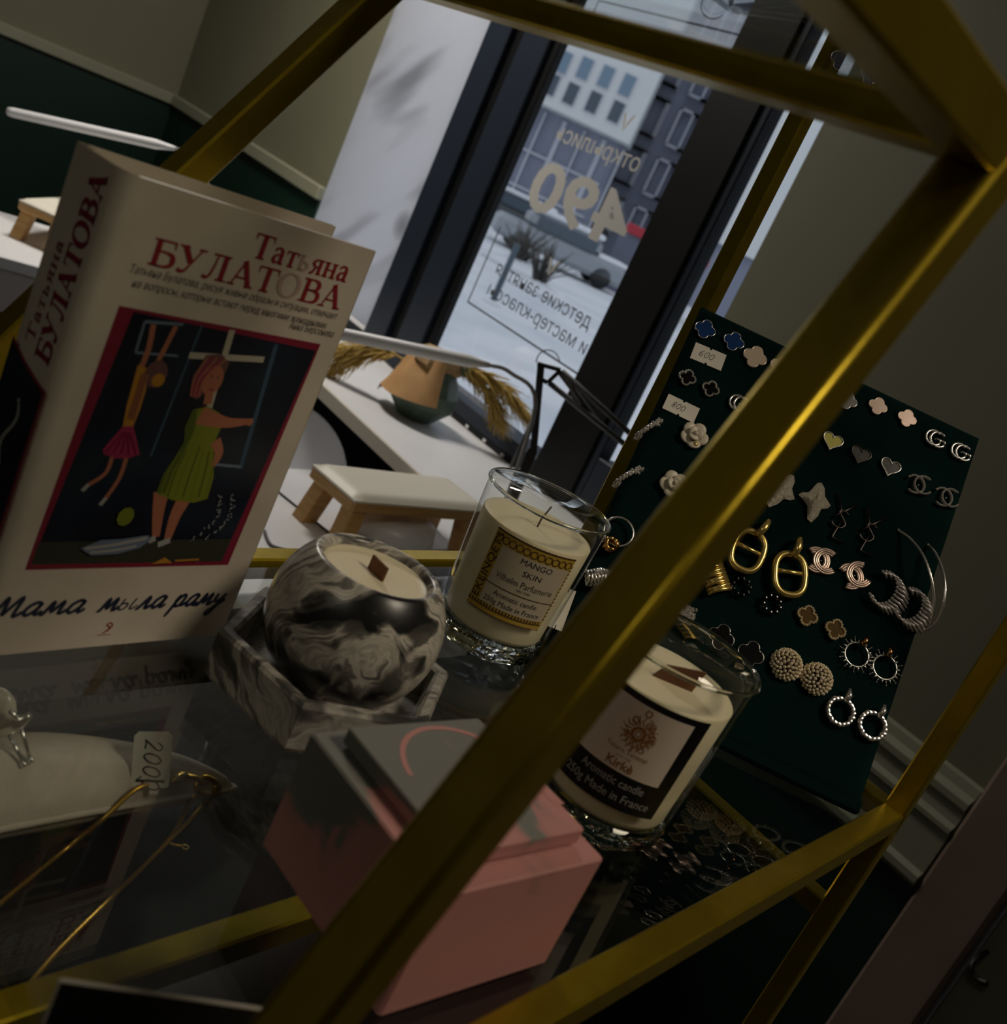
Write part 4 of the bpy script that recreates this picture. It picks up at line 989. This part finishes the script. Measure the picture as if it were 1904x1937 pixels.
g0 = tp; up_t = (EYE+ray(291, 1384)*((tp-EYE).length/ray(283, 1490).length) - tp); tagh = up_t.length
yv = up_t.normalized(); nv_ = (EYE-tp).normalized(); nv_ = (nv_-yv*nv_.dot(yv)).normalized(); xv = yv.cross(nv_)
t = thing('price_tag', 'white paper tag with handwritten 2000 on the gold chain', 'price tag', g0, basis=(xv, yv, nv_))
m = MB(); w_ = .0085; hh = tagh
m.prism([(-w_+.001, 0), (w_-.001, 0), (w_, .001), (w_, hh-.002), (w_-.002, hh), (-w_+.002, hh), (-w_, hh-.002), (-w_, .001)], -.0003, .0003)
m.box((.002, -.0015, 0), (.004, .003, .0005)); m.build('tag_paper', PAPER, t)
m = MB(); digits(m, '2000', 0, 0, .0078, .0007, .0005); m.v = [(y-.0035, hh-.003-x, z) for x, y, z in m.v]
m.ribbon([(-.0065, .0035, .0012), (.0062, .0030, .0012)], .0005); m.ribbon([(-.0065, .0035, .0006), (-.0040, .0055, .0006)], .0005); m.build('handwriting', INK, t)
# silver brooch with two pin legs
f0, f1 = onpil(45, 1446, .001), onpil(58, 1438, .001); hd = ony(28, 1372, f0.y+.004)
t = thing('silver_brooch', 'silver brooch with two thin legs pinned into the pillow at the left edge', 'brooch', f0)
lo = lambda p: Vector(p)-f0
m = MB()
for f_, p_ in ((f0, ony(14, 1382, f0.y+.003)), (f1, ony(36, 1366, f0.y+.004))): m.tube([lo(f_), lo(p_)], .0009, 8); m.ball(lo(f_), .0016, 8)
m.build('pin_leg', SILVER, t)
m = MB(); A2, B2 = ony(-30, 1395, f0.y+.003), ony(56, 1353, f0.y+.004)
m.tube([lo(A2), lo(hd), lo(B2)], [.0022, .0035, .0016], 10); m.tube([lo(ony(20, 1345, f0.y)), lo(ony(40, 1370, f0.y+.004))], .0012, 8); m.build('bar', SILVER, t)
m = MB(); m.ball(lo(ony(-8, 1340, f0.y+.006)), .0095, 12, sc3=(1, .5, 1.1)); m.build('pearl_body', mat('pearl_white', (.62, .58, .50), .2), t)

# ------------------------------------------------------------------ velvet earring board
bw = Vector((.9994, -.0333, 0)).normalized(); bl_ = Vector((.0196, .588, .8086)); bl_ = (bl_-bw*bl_.dot(bw)).normalized(); bn = bw.cross(bl_)
BRC = Vector((.2796, .6083, SH+.002)); BWD, BLN = .2197, .2885
BLC = BRC-bw*BWD
VEL = noisy('dark_green_velvet', [(.3, (.0016, .0095, .0088)), (.7, (.0026, .0150, .0140))], 24, 1.0, Specular_IOR_Level=.04, Sheen_Weight=.04, Sheen_Roughness=.5, Sheen_Tint=(.02, .12, .11, 1))
t = thing('earring_board', 'dark green velvet earring board leaning on the right side of the shelf', 'display board', BLC, basis=(bw, bl_, bn))
m = MB()
def soft(u, v):
    x, y = u*BWD, .005+v*(BLN-.005); e = min(min(u, 1-u)*BWD, min(v, 1-v)*BLN)
    return (x, y, -.0045*(1-min(1, e/.0045))**2)
m.grid(soft, 60, 70); m.box((BWD/2, BLN/2+.0025, -.0062), (BWD, BLN-.005, .0040)); m.build('velvet_panel', VEL, t)
iv = t.matrix_world.inverted(); bpy.context.view_layer.update(); iv = t.matrix_world.inverted()
ft = iv @ Vector((.17, .715, SH+.002)); hp_ = Vector((BWD/2, BLN*.66, -.009))
m = MB(); m.bar((0, .0062, -.0042), (BWD, .0062, -.0042), .0085, .0085, (0, 0, 1)); m.build('bottom_edge', VEL, t)
m = MB(); m.bar(hp_, ft, .05, .003, (1, 0, 0)); m.build('easel_strut', VEL, t)
EB = (bw, bl_, bn)
def bp_(px, py, off=0.0): return onpl(px, py, BLC+bn*off, bn)
def mpx(p): return (Vector(p)-EYE).length/FPX
def rot2(deg):
    a = deg*D2R; return (bw*math.cos(a)+bl_*math.sin(a), bl_*math.cos(a)-bw*math.sin(a), bn)
def stud(name, lab, px, py, grp, deg=0, off=.0):
    p = bp_(px, py, off); return thing(name, lab, 'earring', p, group=grp, basis=rot2(deg))
def again(root, lab, px, py, deg=0, off=.0): return dup(root, lab, bp_(px, py, off), basis=rot2(deg))
def clover(r, n=10, k=1.0):
    d, rl = .52*r, .48*r; out = []
    for i in range(4*n):
        th = 2*math.pi*i/(4*n); q = ((th-math.pi/4+math.pi/4) % (math.pi/2))-math.pi/4
        out_r = d*math.cos(q)+math.sqrt(max(0, rl*rl-(d*math.sin(q))**2))
        a = th+math.pi/4
        out.append((out_r*k*math.cos(a), out_r*k*math.sin(a)))
    return out
def heart(r, n=40):
    return [(r*.062*16*math.sin(a)**3, r*.062*(13*math.cos(a)-5*math.cos(2*a)-2*math.cos(3*a)-math.cos(4*a))) for a in [2*math.pi*i/n for i in range(n)]]
U = .00038                                  # about one photo pixel at the board
BLUE = mat('blue_enamel', (.012, .045, .155), .18); CREAM = mat('mother_of_pearl', (.58, .48, .36), .25); ONYX = mat('black_onyx', (.004, .004, .004), .15)
GEM = mat('clear_crystal', (.80, .76, .72), .12, .7); YSH = mat('yellow_green_shell', (.62, .58, .16), .2)
def clover_stud(nm, lab, px, py, r, face, rim, grp, rimw=1.3, beads=0, deg=0):
    t = stud(nm, lab, px, py, grp, deg); r *= U
    m = MB(); m.prism(clover(r), .0004, .0022, 0); m.build('enamel_face', face, t)
    m = MB(); o = [(x, y, .0020) for x, y in clover(r, 10)]
    if beads:
        for x, y in clover(r*.98, 6): m.ball((x, y, .0024), rimw*U, 7)
    else: m.tube(o, rimw*U*.75, 6, closed=True)
    m.build('metal_rim', rim, t)
    m = MB(); m.tube([(0, 0, -.0035), (0, 0, .0006)], .0004, 6); m.build('post', SILVER, t)
    return t
a = clover_stud('clover_earring', 'blue clover earring in the top left corner of the velvet board', 1332, 625, 20, BLUE, SILVER, 'blue clover earrings')
again(a, 'blue clover earring right of the corner one, above the end of the 600 tag', 1386, 648)
a = clover_stud('pearl_clover_earring', 'cream clover earring right of the 600 tag, fully visible', 1426, 677, 23, CREAM, ROSE, 'cream clover earrings')
again(a, 'cream clover earring half hidden by the gold brace near the top', 1477, 697)
a = clover_stud('onyx_clover_earring', 'small black clover earring with bright silver rim between the two price tags, left one', 1298, 717, 16, ONYX, SILVER, 'silver rimmed black clovers', 2.6, 1)
again(a, 'small black clover earring with bright silver rim between the two price tags, right one', 1342, 738)
a = clover_stud('crystal_clover_earring', 'silvery clover earring half covered by the right edge of the brace at the top', 1600, 759, 19, GEM, SILVER, 'light clovers on the right half')
a = clover_stud('rose_clover_earring', 'plain rose clover earring nearest the brace in the top right row', 1658, 770, 18, ROSE, ROSE, 'rose clovers', 1.1)
again(a, 'shining rose clover earring beside the twisted silver letters', 1713, 793)
a = clover_stud('gold_clover_earring', 'small gold beaded clover earring below the second gold link earring', 1524, 1166, 18, mat('amber_stone', (.10, .06, .02), .12), mat('pale_gold_beads', (.85, .70, .46), .25, .5), 'gold beaded clovers', 2.8, 1)
again(a, 'small gold beaded clover earring left of the spiky hoops', 1577, 1192)
a = clover_stud('outline_clover_earring', 'black clover earring with thin silver outline touching the candle rim', 1362, 1206, 23, ONYX, SILVER, 'thin outlined black clovers', .9)
again(a, 'black clover earring with thin silver outline left of the pearl domes', 1418, 1238)
t = stud('pave_clover_earring', 'tiny crystal covered clover earring peeking out above the black labelled candle', 1297, 1163, None)
m = MB(); rr = random.Random(3)
for x, y in [(rr.uniform(-16, 16)*U, rr.uniform(-16, 16)*U) for _ in range(110)]:
    if any((x-cx*U)**2+(y-cy*U)**2 < (9*U)**2 for cx, cy in ((8, 8), (-8, 8), (8, -8), (-8, -8))): m.ball((x, y, .002), 1.9*U, 6)
m.prism(clover(16*U), 0, .0016); m.build('crystal_cluster', GEM, t)
# price tags on the board
def small_tag(lab, cs, txt):
    P = [bp_(*c, .0008) for c in cs]; o = (P[0]+P[1]+P[2]+P[3])/4
    xv = (P[1]-P[0]).normalized(); yv = bn.cross(xv); t = thing('price_tag', lab, 'price tag', o, basis=(xv, yv, bn))
    w, h = ((P[1]-P[0]).length+(P[2]-P[3]).length)/4, ((P[3]-P[0]).length+(P[2]-P[1]).length)/4
    m = MB(); n_ = w*.07
    m.prism([(-w, -h), (-n_, -h), (-n_, -h*.82), (n_, -h*.82), (n_, -h), (w, -h), (w, h), (n_, h), (n_, h*.82), (-n_, h*.82), (-n_, h), (-w, h)], -.0002, .0002); m.build('tag_paper', PAPER, t)
    if txt:
        m = MB(); digits(m, txt, -w*.62, -h*.30, h*.72, .00042, .0003); m.build('handwriting', INK, t)
    return t
small_tag('white price tag with handwritten 600 under the blue clovers', ((1317, 648), (1374, 672), (1362, 703), (1304, 675)), '600')
small_tag('white price tag with handwritten 800 above the white flower earring', ((1265, 745), (1323, 773), (1312, 799), (1251, 773)), '800')
small_tag('blank white price tag showing behind the farther glass candle', ((1062, 1108), (1092, 1120), (1056, 1198), (1040, 1180)), None)
# interlocked twisted letters
def arc(cx, cy, r, a0, a1, z=.002, n=22): return [(x, y, z) for x, y in circ(cx, cy, r, n, a0, a1)]
def gg(lab, px, py, s):
    t = stud('double_letter_earring', lab, px, py, 'twisted silver letter earrings', 0)
    for sx in (-1, 1):
        m = MB(); P = arc(sx*-4.5*U*s, 0, 15*U*s, 50, 335)
        k = len(P)-1; e = P[k]; P += [(e[0], e[1]+5*U*s, .002)]*0
        m.tube(P, [2.1*U*s*(1.0+.35*(i % 2)) for i in range(len(P))], 7)
        m.tube([(e[0], e[1], .002), (e[0], e[1]+7*U*s, .0022), (e[0]-8*U*s, e[1]+7*U*s, .0022)], 1.8*U*s, 7); m.build('twisted_letter', SILVER, t)
    m = MB(); m.tube([(0, 0, -.0035), (0, 0, .002)], .0004, 6); m.build('post', SILVER, t)
    return t
gg('twisted silver letter earring partly hidden by the brace, right of the 800 tag', 1397, 766, 1.0)
a = gg('twisted silver letter earring in the top right row, second from the corner', 1767, 832, 1.0)
dup(a, 'twisted silver letter earring in the top right corner of the board', bp_(1815, 857), basis=rot2(0))
# crystal bar hoops seen edge on
def bar_hoop(lab, pxs):
    P = [bp_(x, y, o) for x, y, o in pxs]; o = P[0]; t = thing('crystal_bar_earring', lab, 'earring', o, group='crystal bar earrings', basis=EB); iv = Matrix((bw, bl_, bn))
    S_ = spline([tuple(iv @ (p-o)) for p in P], 6); m = MB(); m.tube(S_, .0016, 8); m.build('curved_bar', SILVER, t)
    m = MB(); rr = random.Random(1)
    for i, q in enumerate(S_):
        for k in range(3): m.ball((q[0]+rr.uniform(-.0014, .0014), q[1]+rr.uniform(-.0022, .0022), q[2]+.0012), .00105, 6)
    m.build('crystal_row', GEM, t)
bar_hoop('curved crystal bar earring left of the upper white flower', ((1203, 829, .001), (1218, 814, .007), (1236, 803, .007), (1250, 797, .001)))
bar_hoop('curved crystal bar earring left of the lower white flower', ((1162, 919, .001), (1178, 903, .007), (1197, 893, .007), (1214, 888, .001)))
# white camellia earrings
WPET = mat('white_petal', (.66, .60, .47), .4)
def flower(lab, px, py, deg):
    t = stud('white_flower_earring', lab, px, py, 'white flower earrings', deg)
    m = MB()
    for i in range(5):
        a = 2*math.pi*i/5; T = Matrix.Rotation(a, 4, 'Z') @ Matrix.Translation((14.5*U, 0, .0020)) @ Matrix.Rotation(-.35, 4, 'Y')
        m.ball((0, 0, 0), 13*U, 12, 0, T, (1, 1.05, .34))
    m.build('outer_petals', WPET, t)
    m = MB()
    for i in range(3):
        a = 2*math.pi*i/3+.4; T = Matrix.Rotation(a, 4, 'Z') @ Matrix.Translation((6*U, 0, .0048)) @ Matrix.Rotation(-.6, 4, 'Y'); m.ball((0, 0, 0), 9.5*U, 12, 0, T, (1, 1.1, .42))
    m.ball((0, 0, .0064), 4.5*U, 8); m.build('inner_petals', WPET, t)
    m = MB(); m.ball((8*U, -17*U, .004), 4.5*U, 8, sc3=(1, 1, .6)); m.build('gold_bead', PLATE, t); return t
a = flower('white flower earring just below the 800 tag', 1311, 826, 0)
dup(a, 'lower white flower earring against the gold brace', bp_(1272, 919), basis=rot2(55))
# hoops with a knot
def knot_hoop(lab, px, py, vis=True):
    t = stud('knot_hoop_earring', lab, px, py, 'silver hoops with gold knot')
    m = MB(); m.tube([(26*U*math.cos(a), 26*U*math.sin(a), .004) for a in [2*math.pi*i/36 for i in range(36)]], 2.0*U, 8, closed=True); m.build('hoop', SILVER, t)
    m = MB()
    for k in range(4):
        T = Matrix.Translation((-3*U, -29*U, .0045)) @ Matrix.Rotation(k*.8, 4, 'Z') @ Matrix.Rotation(.9, 4, 'X')
        m.tube([(13*U*math.cos(a), 11*U*math.sin(a), 3*U*math.sin(3*a)) for a in [2*math.pi*i/24 for i in range(24)]], 3.4*U, 7, closed=True, T=T)
    m.build('gold_knot', mat('rose_gold', (.62, .36, .13), .2, 1.0), t); return t
a = knot_hoop('silver hoop earring with a gold knot beside the farther candle rim', 1167, 1009)
dup(a, 'silver hoop earring mostly hidden behind the gold brace', bp_(1226, 1040), basis=rot2(0))
t = stud('woven_barrel_earring', 'woven silver barrel earring between the farther candle and the brace', 1132, 1098, None, 25)
m = MB()
for i in range(9):
    T = Matrix.Translation(((i-4)*5.5*U, 0, .005)) @ Matrix.Rotation(math.pi/2, 4, 'Y'); rad_ = (17-abs(i-4)*1.2)*U
    m.tube([(rad_*math.cos(a), rad_*math.sin(a), .8*U*math.sin(9*a+i*1.5)) for a in [2*math.pi*k/40 for k in range(40)]], 2.6*U, 6, closed=True, T=T)
m.build('woven_rings', SILVER, t); m = MB(); m.lathe([(0, -22*U), (14*U, -22*U), (16*U, 0), (14*U, 22*U), (0, 22*U)], 20, 0, Matrix.Translation((0, 0, .005)) @ Matrix.Rotation(math.pi/2, 4, 'Y')); m.build('core', DARKMETAL, t)
# hearts
def heart_stud(lab, px, py, face, rim, deg):
    t = stud('heart_earring', lab, px, py, 'enamel heart earrings', deg)
    m = MB(); m.prism(heart(17*U), .0004, .0020); m.build('heart_face', face, t)
    m = MB(); m.tube([(x, y, .0021) for x, y in heart(19*U)], 1.5*U, 6, closed=True)
    m.build('heart_rim', rim, t); return t
GREYE = noisy('striped_grey_enamel', [(.4, (.012, .014, .013)), (.6, (.05, .052, .045))], 300, .3, vscale=(1, 6, 1))
heart_stud('yellow and white heart earring with a silver rim close to the brace', 1572, 836, YSH, SILVER, 0)
heart_stud('dull dark heart earring between the yellow and the silver edged hearts', 1625, 862, GREYE, DARKMETAL, 0)
heart_stud('dark heart earring with a shining silver rim, rightmost heart', 1681, 885, GREYE, SILVER, 0)
# interlocked open rings
def cc(lab, px, py, s, mt, beads, deg, grp, root=None):
    t = stud('interlocked_ring_earring', lab, px, py, grp, deg)
    for sx in (-1, 1):
        m = MB(); P = arc(sx*6.5*U*s, 0, 15*U*s, 46 if sx > 0 else 134, 314 if sx > 0 else -134, .002+.0003*sx, 26)
        if beads:
            m.tube(P, 2.2*U*s, 6)
            for q in P[::1]: m.ball((q[0], q[1], q[2]+1.6*U*s), 2.1*U*s, 6)
        else:
            for k in (-1, 0, 1):
                m.tube([(sx*6.5*U*s+(q[0]-sx*6.5*U*s)*(1+k*.20), q[1]*(1+k*.20), q[2]+.0003*(1-abs(k))) for q in P], 2.0*U*s, 6)
        m.build('open_ring', mt, t)
    m = MB(); m.tube([(0, 0, -.0035), (0, 0, .002)], .0004, 6); m.build('post', SILVER, t)
    return t
DIMS = mat('dim_crystal_metal', (.60, .56, .53), .3, .7)
a = cc('small crystal interlocked ring earring left of its twin near the right edge', 1735, 919, 1.15, DIMS, True, 18, 'crystal interlocked ring earrings')
dup(a, 'small crystal interlocked ring earring at the right edge of the board', bp_(1787, 943), basis=rot2(18))
a = cc('pale rose interlocked ring earring beside the gold link earring', 1551, 1062, 1.25, ROSE, False, 15, 'rose interlocked ring earrings')
dup(a, 'pale rose interlocked ring earring left of the ridged hoops', bp_(1614, 1090), basis=rot2(38))
# crumpled silver leaves
CRMP = noisy('hammered_silver', [(.3, (.66, .60, .48)), (.7, (.80, .74, .60))], 90, .4, bump=1.0, bscale=1500, metal=.5)
def crumple(lab, px, py, deg):
    t = stud('crumpled_leaf_earring', lab, px, py, 'crumpled silver leaf earrings', deg); rr = random.Random(9)
    out = [(0, 40), (9, 32), (14, 18), (30, 6), (26, -2), (16, -8), (15, -24), (8, -41), (-1, -38), (-9, -14), (-18, -8), (-31, -2), (-27, 5), (-15, 12), (-11, 26), (-6, 37)]
    m = MB(); rings = 5; vs = []; n = len(out)
    for k in range(rings+1):
        f = k/rings
        for i, (x, y) in enumerate(out): vs.append((x*U*f, y*U*f, .0065-.0045*f*f+(.0012*math.sin(i*2.1+k*1.7) if 0 < k < rings else 0)))
    m.add(vs, [(k*n+i, (k+1)*n+i, (k+1)*n+(i+1) % n, k*n+(i+1) % n) for k in range(rings) for i in range(n)], 0, True)
    m.build('leaf', CRMP, t); return t
a = crumple('crumpled silver leaf earring fully visible right of the brace', 1538, 950, 0)
dup(a, 'crumpled silver leaf earring partly behind the brace', bp_(1473, 928), basis=rot2(-20))
# dark monogram earrings
def mono(lab, px, py):
    t = stud('dark_monogram_earring', lab, px, py, 'dark monogram earrings', 0)
    P = lambda *q: [(x*U*1.25, y*U*1.2, .002) for x, y in q]; m = MB(); w = 2.3*U
    m.tube(P((-14, 34), (-3, 10), (-2, 2)), w, 6); m.tube(P((16, 30), (2, 12), (-9, -4)), w*1.1, 6); m.build('letter_stroke', DARKMETAL, t)
    m = MB(); m.tube(spline(P((9, 8), (2, 12), (-5, 8), (2, 0), (9, -8), (4, -17), (-6, -17), (-11, -12)), 5), w, 6); m.build('letter_stroke', DARKMETAL, t)
    m = MB(); m.tube(P((3, -2), (-3, -36), (16, -36)), w, 6); m.build('letter_stroke', DARKMETAL, t); return t
a = mono('dark metal monogram earring next to the crumpled leaf', 1588, 980)
dup(a, 'dark metal monogram earring above the second rose rings', bp_(1641, 1005), basis=rot2(0))
# chunky gold links
def link(lab, px, py, bx, by, deg):
    p = bp_(px, py, .0); t = thing('gold_link_earring', lab, 'earring', p, group='gold link earrings', basis=rot2(deg))
    def ov(a, s=1): c, s2 = math.cos(a), math.sin(a); return (27*U*math.copysign(abs(c)**.8, c)*s, 37*U*math.copysign(abs(s2)**.75, s2)*s, .005)
    m = MB(); m.tube([ov(2*math.pi*i/48) for i in range(48)], 6.2*U, 10, closed=True); m.build('oval_link', PLATE, t)
    m = MB(); m.tube([(-25*U, 4*U, .005), (25*U, 4*U, .005)], 4.2*U, 8); m.build('cross_bar', PLATE, t)
    m = MB(); m.tube([(4*U, 34*U, .002), (5*U, 36*U, .0085), (10*U, 50*U, .0090), (13*U, 64*U, .0075), (13*U, 66*U, .002)], [5*U, 6.5*U, 7*U, 5.5*U, 4*U], 10); m.build('bail', PLATE, t); return t
a = link('chunky gold oval link earring nearest the brace', 1409, 1046, 0, 0, 0)
dup(a, 'chunky gold oval link earring beside the rose rings', bp_(1488, 1090), basis=rot2(18))
t = stud('folded_gold_earring', 'folded gold earring half hidden by the brace left of the gold links', 1346, 1096, None, 42)
m = MB()
for i in range(8):
    T = Matrix.Translation((0, (i-3.5)*7*U, .004)); m.tube([(-20*U, 0, 0), (-6*U, 2*U*(-1)**i, .003), (10*U, 0, .0025), (22*U, 0, 0)], 4.2*U, 7, T=T)
m.build('folds', PLATE, t)
t = stud('black_gem_earring', 'small black gem earring with glints under the gold link earrings', 1455, 1145, 'black gem earrings')
m = MB()
for i in range(9): a_ = 2*math.pi*i/9; m.lathe([(0, -.0012), (5*U, 0), (3*U, .0018), (0, .002)], 6, 0, Matrix.Translation((15*U*math.cos(a_), 15*U*math.sin(a_), .003)), smooth=False)
m.build('black_stones', ONYX, t); m = MB(); m.tube([(15*U*math.cos(a_), 15*U*math.sin(a_), .002) for a_ in [2*math.pi*i/24 for i in range(24)]], 2*U, 6, closed=True); m.build('ring', DARKMETAL, t)
dup(t, 'small black gem earring between the folded gold earring and the first link', bp_(1398, 1112), basis=rot2(20))
# ridged crescent hoops
def ridged(lab, px, py, deg):
    t = stud('ridged_hoop_earring', lab, px, py, 'ridged silver hoops', deg)
    m = MB(); n = 19
    for i in range(n):
        a = (-128+256*i/(n-1))*D2R; k = math.sin(math.pi*(i+1.5)/(n+2))**.55
        bx, by = 23*U*math.cos(a)-12*U, 32*U*math.sin(a); L_ = 30*U*k
        m.tube([(bx, by, .0048), (bx+L_*.5, by-2*U, .0060), (bx+L_, by-4*U, .0026)], 2.5*U, 7); m.ball((bx, by, .0052), 2.9*U, 7)
    m.build('ridges', mat('ridged_silver', (.75, .70, .68), .32, .6), t)
    m = MB(); m.tube([(23*U*math.cos(a)-8*U, 32*U*math.sin(a)-U, .003) for a in [(-128+256*i/30)*D2R for i in range(31)]], 3.4*U, 7); m.build('core', DARKMETAL, t); return t
a = ridged('ridged silver crescent hoop next to the rose rings', 1674, 1122, -10)
dup(a, 'ridged silver crescent hoop nearest the right edge of the board', bp_(1722, 1154), basis=rot2(-14))
# big thin hoops that hang past the board edge
def big_hoop(lab, pxs):
    P = [bp_(x, y, o) for x, y, o in pxs]; o = P[0]; t = thing('thin_hoop_earring', lab, 'earring', o, group='large thin hoops', basis=EB); iv = Matrix((bw, bl_, bn))
    S_ = spline([tuple(iv @ (p-o)) for p in P], 10); m = MB(); m.tube(S_, [.00085*(1+.3*(i % 2)) for i in range(len(S_))], 7); m.build('hoop', SILVER, t)
    m = MB(); m.tube([(0, 0, -.003), (0, 0, .001)], .0005, 6); m.ball((0, 0, .0005), .0011, 8); m.build('post', SILVER, t)
big_hoop('large thin silver hoop starting below the dark monograms', ((1698, 1003, 0), (1722, 1020, .006), (1745, 1050, .012), (1760, 1090, .014), (1766, 1130, .012), (1764, 1165, .008), (1755, 1192, .002)))
big_hoop('large thin silver hoop sticking out past the right edge of the board', ((1754, 1031, 0), (1768, 1045, .008), (1782, 1078, .014), (1787, 1112, .016), (1783, 1148, .014), (1768, 1180, .008), (1745, 1194, .003)))
# pearl domes
def dome(lab, px, py):
    t = stud('pearl_dome_earring', lab, px, py, 'pearl dome earrings'); m = MB(); R_ = 27*U; k = 0
    for i in range(86):
        z = 1-(i+.5)/86*1.0; a = i*2.39996; r = math.sqrt(max(0, 1-z*z)); m.ball((R_*r*math.cos(a), R_*r*math.sin(a), .001+R_*z*.62), 3.1*U, 7)
    m.build('pearls', mat('golden_pearl', (.95, .82, .58), .18, .2) if 'golden_pearl' not in bpy.data.materials else bpy.data.materials['golden_pearl'], t)
    m = MB(); m.lathe([(0, .0005), (R_*.96, .0005), (R_*.9, R_*.3), (R_*.55, R_*.5), (0, R_*.58)], 24); m.build('dome_base', DARKMETAL, t); return t
a = dome('golden pearl dome earring right of the outlined clovers', 1485, 1258)
dup(a, 'golden pearl dome earring nearer to the crystal wreaths', bp_(1542, 1285), basis=rot2(30))
# spiky star hoops and crystal wreaths
def spiky(lab, px, py, deg):
    t = stud('spiky_hoop_earring', lab, px, py, 'spiky star hoops', deg); m = MB(); n = 11
    m.tube([(21*U*math.cos(a), 21*U*math.sin(a), .003) for a in [2*math.pi*i/30 for i in range(30)]], 1.6*U, 7, closed=True)
    for i in range(n):
        a = 2*math.pi*i/n; c, s = math.cos(a), math.sin(a); m.tube([(21*U*c, 21*U*s, .003), (28*U*c, 28*U*s, .003)], [2.6*U, .7*U], 6)
    m.build('spiked_ring', SILVER, t)
    m = MB()
    for i in range(n): a = 2*math.pi*(i+.5)/n; m.ball((31*U*math.cos(a), 31*U*math.sin(a), .003), 1.7*U, 6); m.tube([(21*U*math.cos(a), 21*U*math.sin(a), .003), (31*U*math.cos(a), 31*U*math.sin(a), .003)], .5*U, 4)
    m.build('bead_fringe', SILVER, t)
    m = MB(); m.tube([(3*U, 18*U, .004), (4*U, 26*U, .006), (6*U, 38*U, .004)], [4.5*U, 5*U, 3*U], 8); m.build('bail', mat('rose_gold_bail', (.55, .30, .12), .25, 1.0), t); return t
a = spiky('spiky silver star hoop right of the gold beaded clovers', 1616, 1240, 0)
dup(a, 'spiky silver star hoop nearest the right edge', bp_(1669, 1264), basis=rot2(15))
def wreath(lab, px, py, deg):
    t = stud('crystal_wreath_earring', lab, px, py, 'crystal wreath earrings', deg); m = MB(); n = 18; rr = random.Random(6)
    for i in range(n):
        a = (70-320*i/(n-1))*D2R; T = Matrix.Translation((22*U*math.cos(a), 22*U*math.sin(a), .0035)) @ Matrix.Rotation(a+rr.uniform(.6, 2.0), 4, 'Z')
        m.lathe([(0, -3*U), (4.2*U, 0), (2.6*U, 3.2*U), (0, 3.6*U)], 7, 0, T @ Matrix.Scale(1.6, 4, (1, 0, 0)), smooth=False)
    m.build('crystals', GEM, t)
    m = MB(); m.tube([(22*U*math.cos(a), 22*U*math.sin(a), .002) for a in [(70-320*i/30)*D2R for i in range(31)]], 3.2*U, 6); m.build('frame', DARKMETAL, t)
    m = MB(); m.tube([(2*U, 18*U, .004), (3*U, 30*U, .006), (2*U, 42*U, .004)], [5*U, 5.5*U, 3*U], 8); m.build('bail', SILVER, t); return t
a = wreath('crystal wreath earring below the pearl domes', 1585, 1347, 0)
dup(a, 'crystal wreath earring lowest on the board near the moulding', bp_(1645, 1374), basis=rot2(-8))
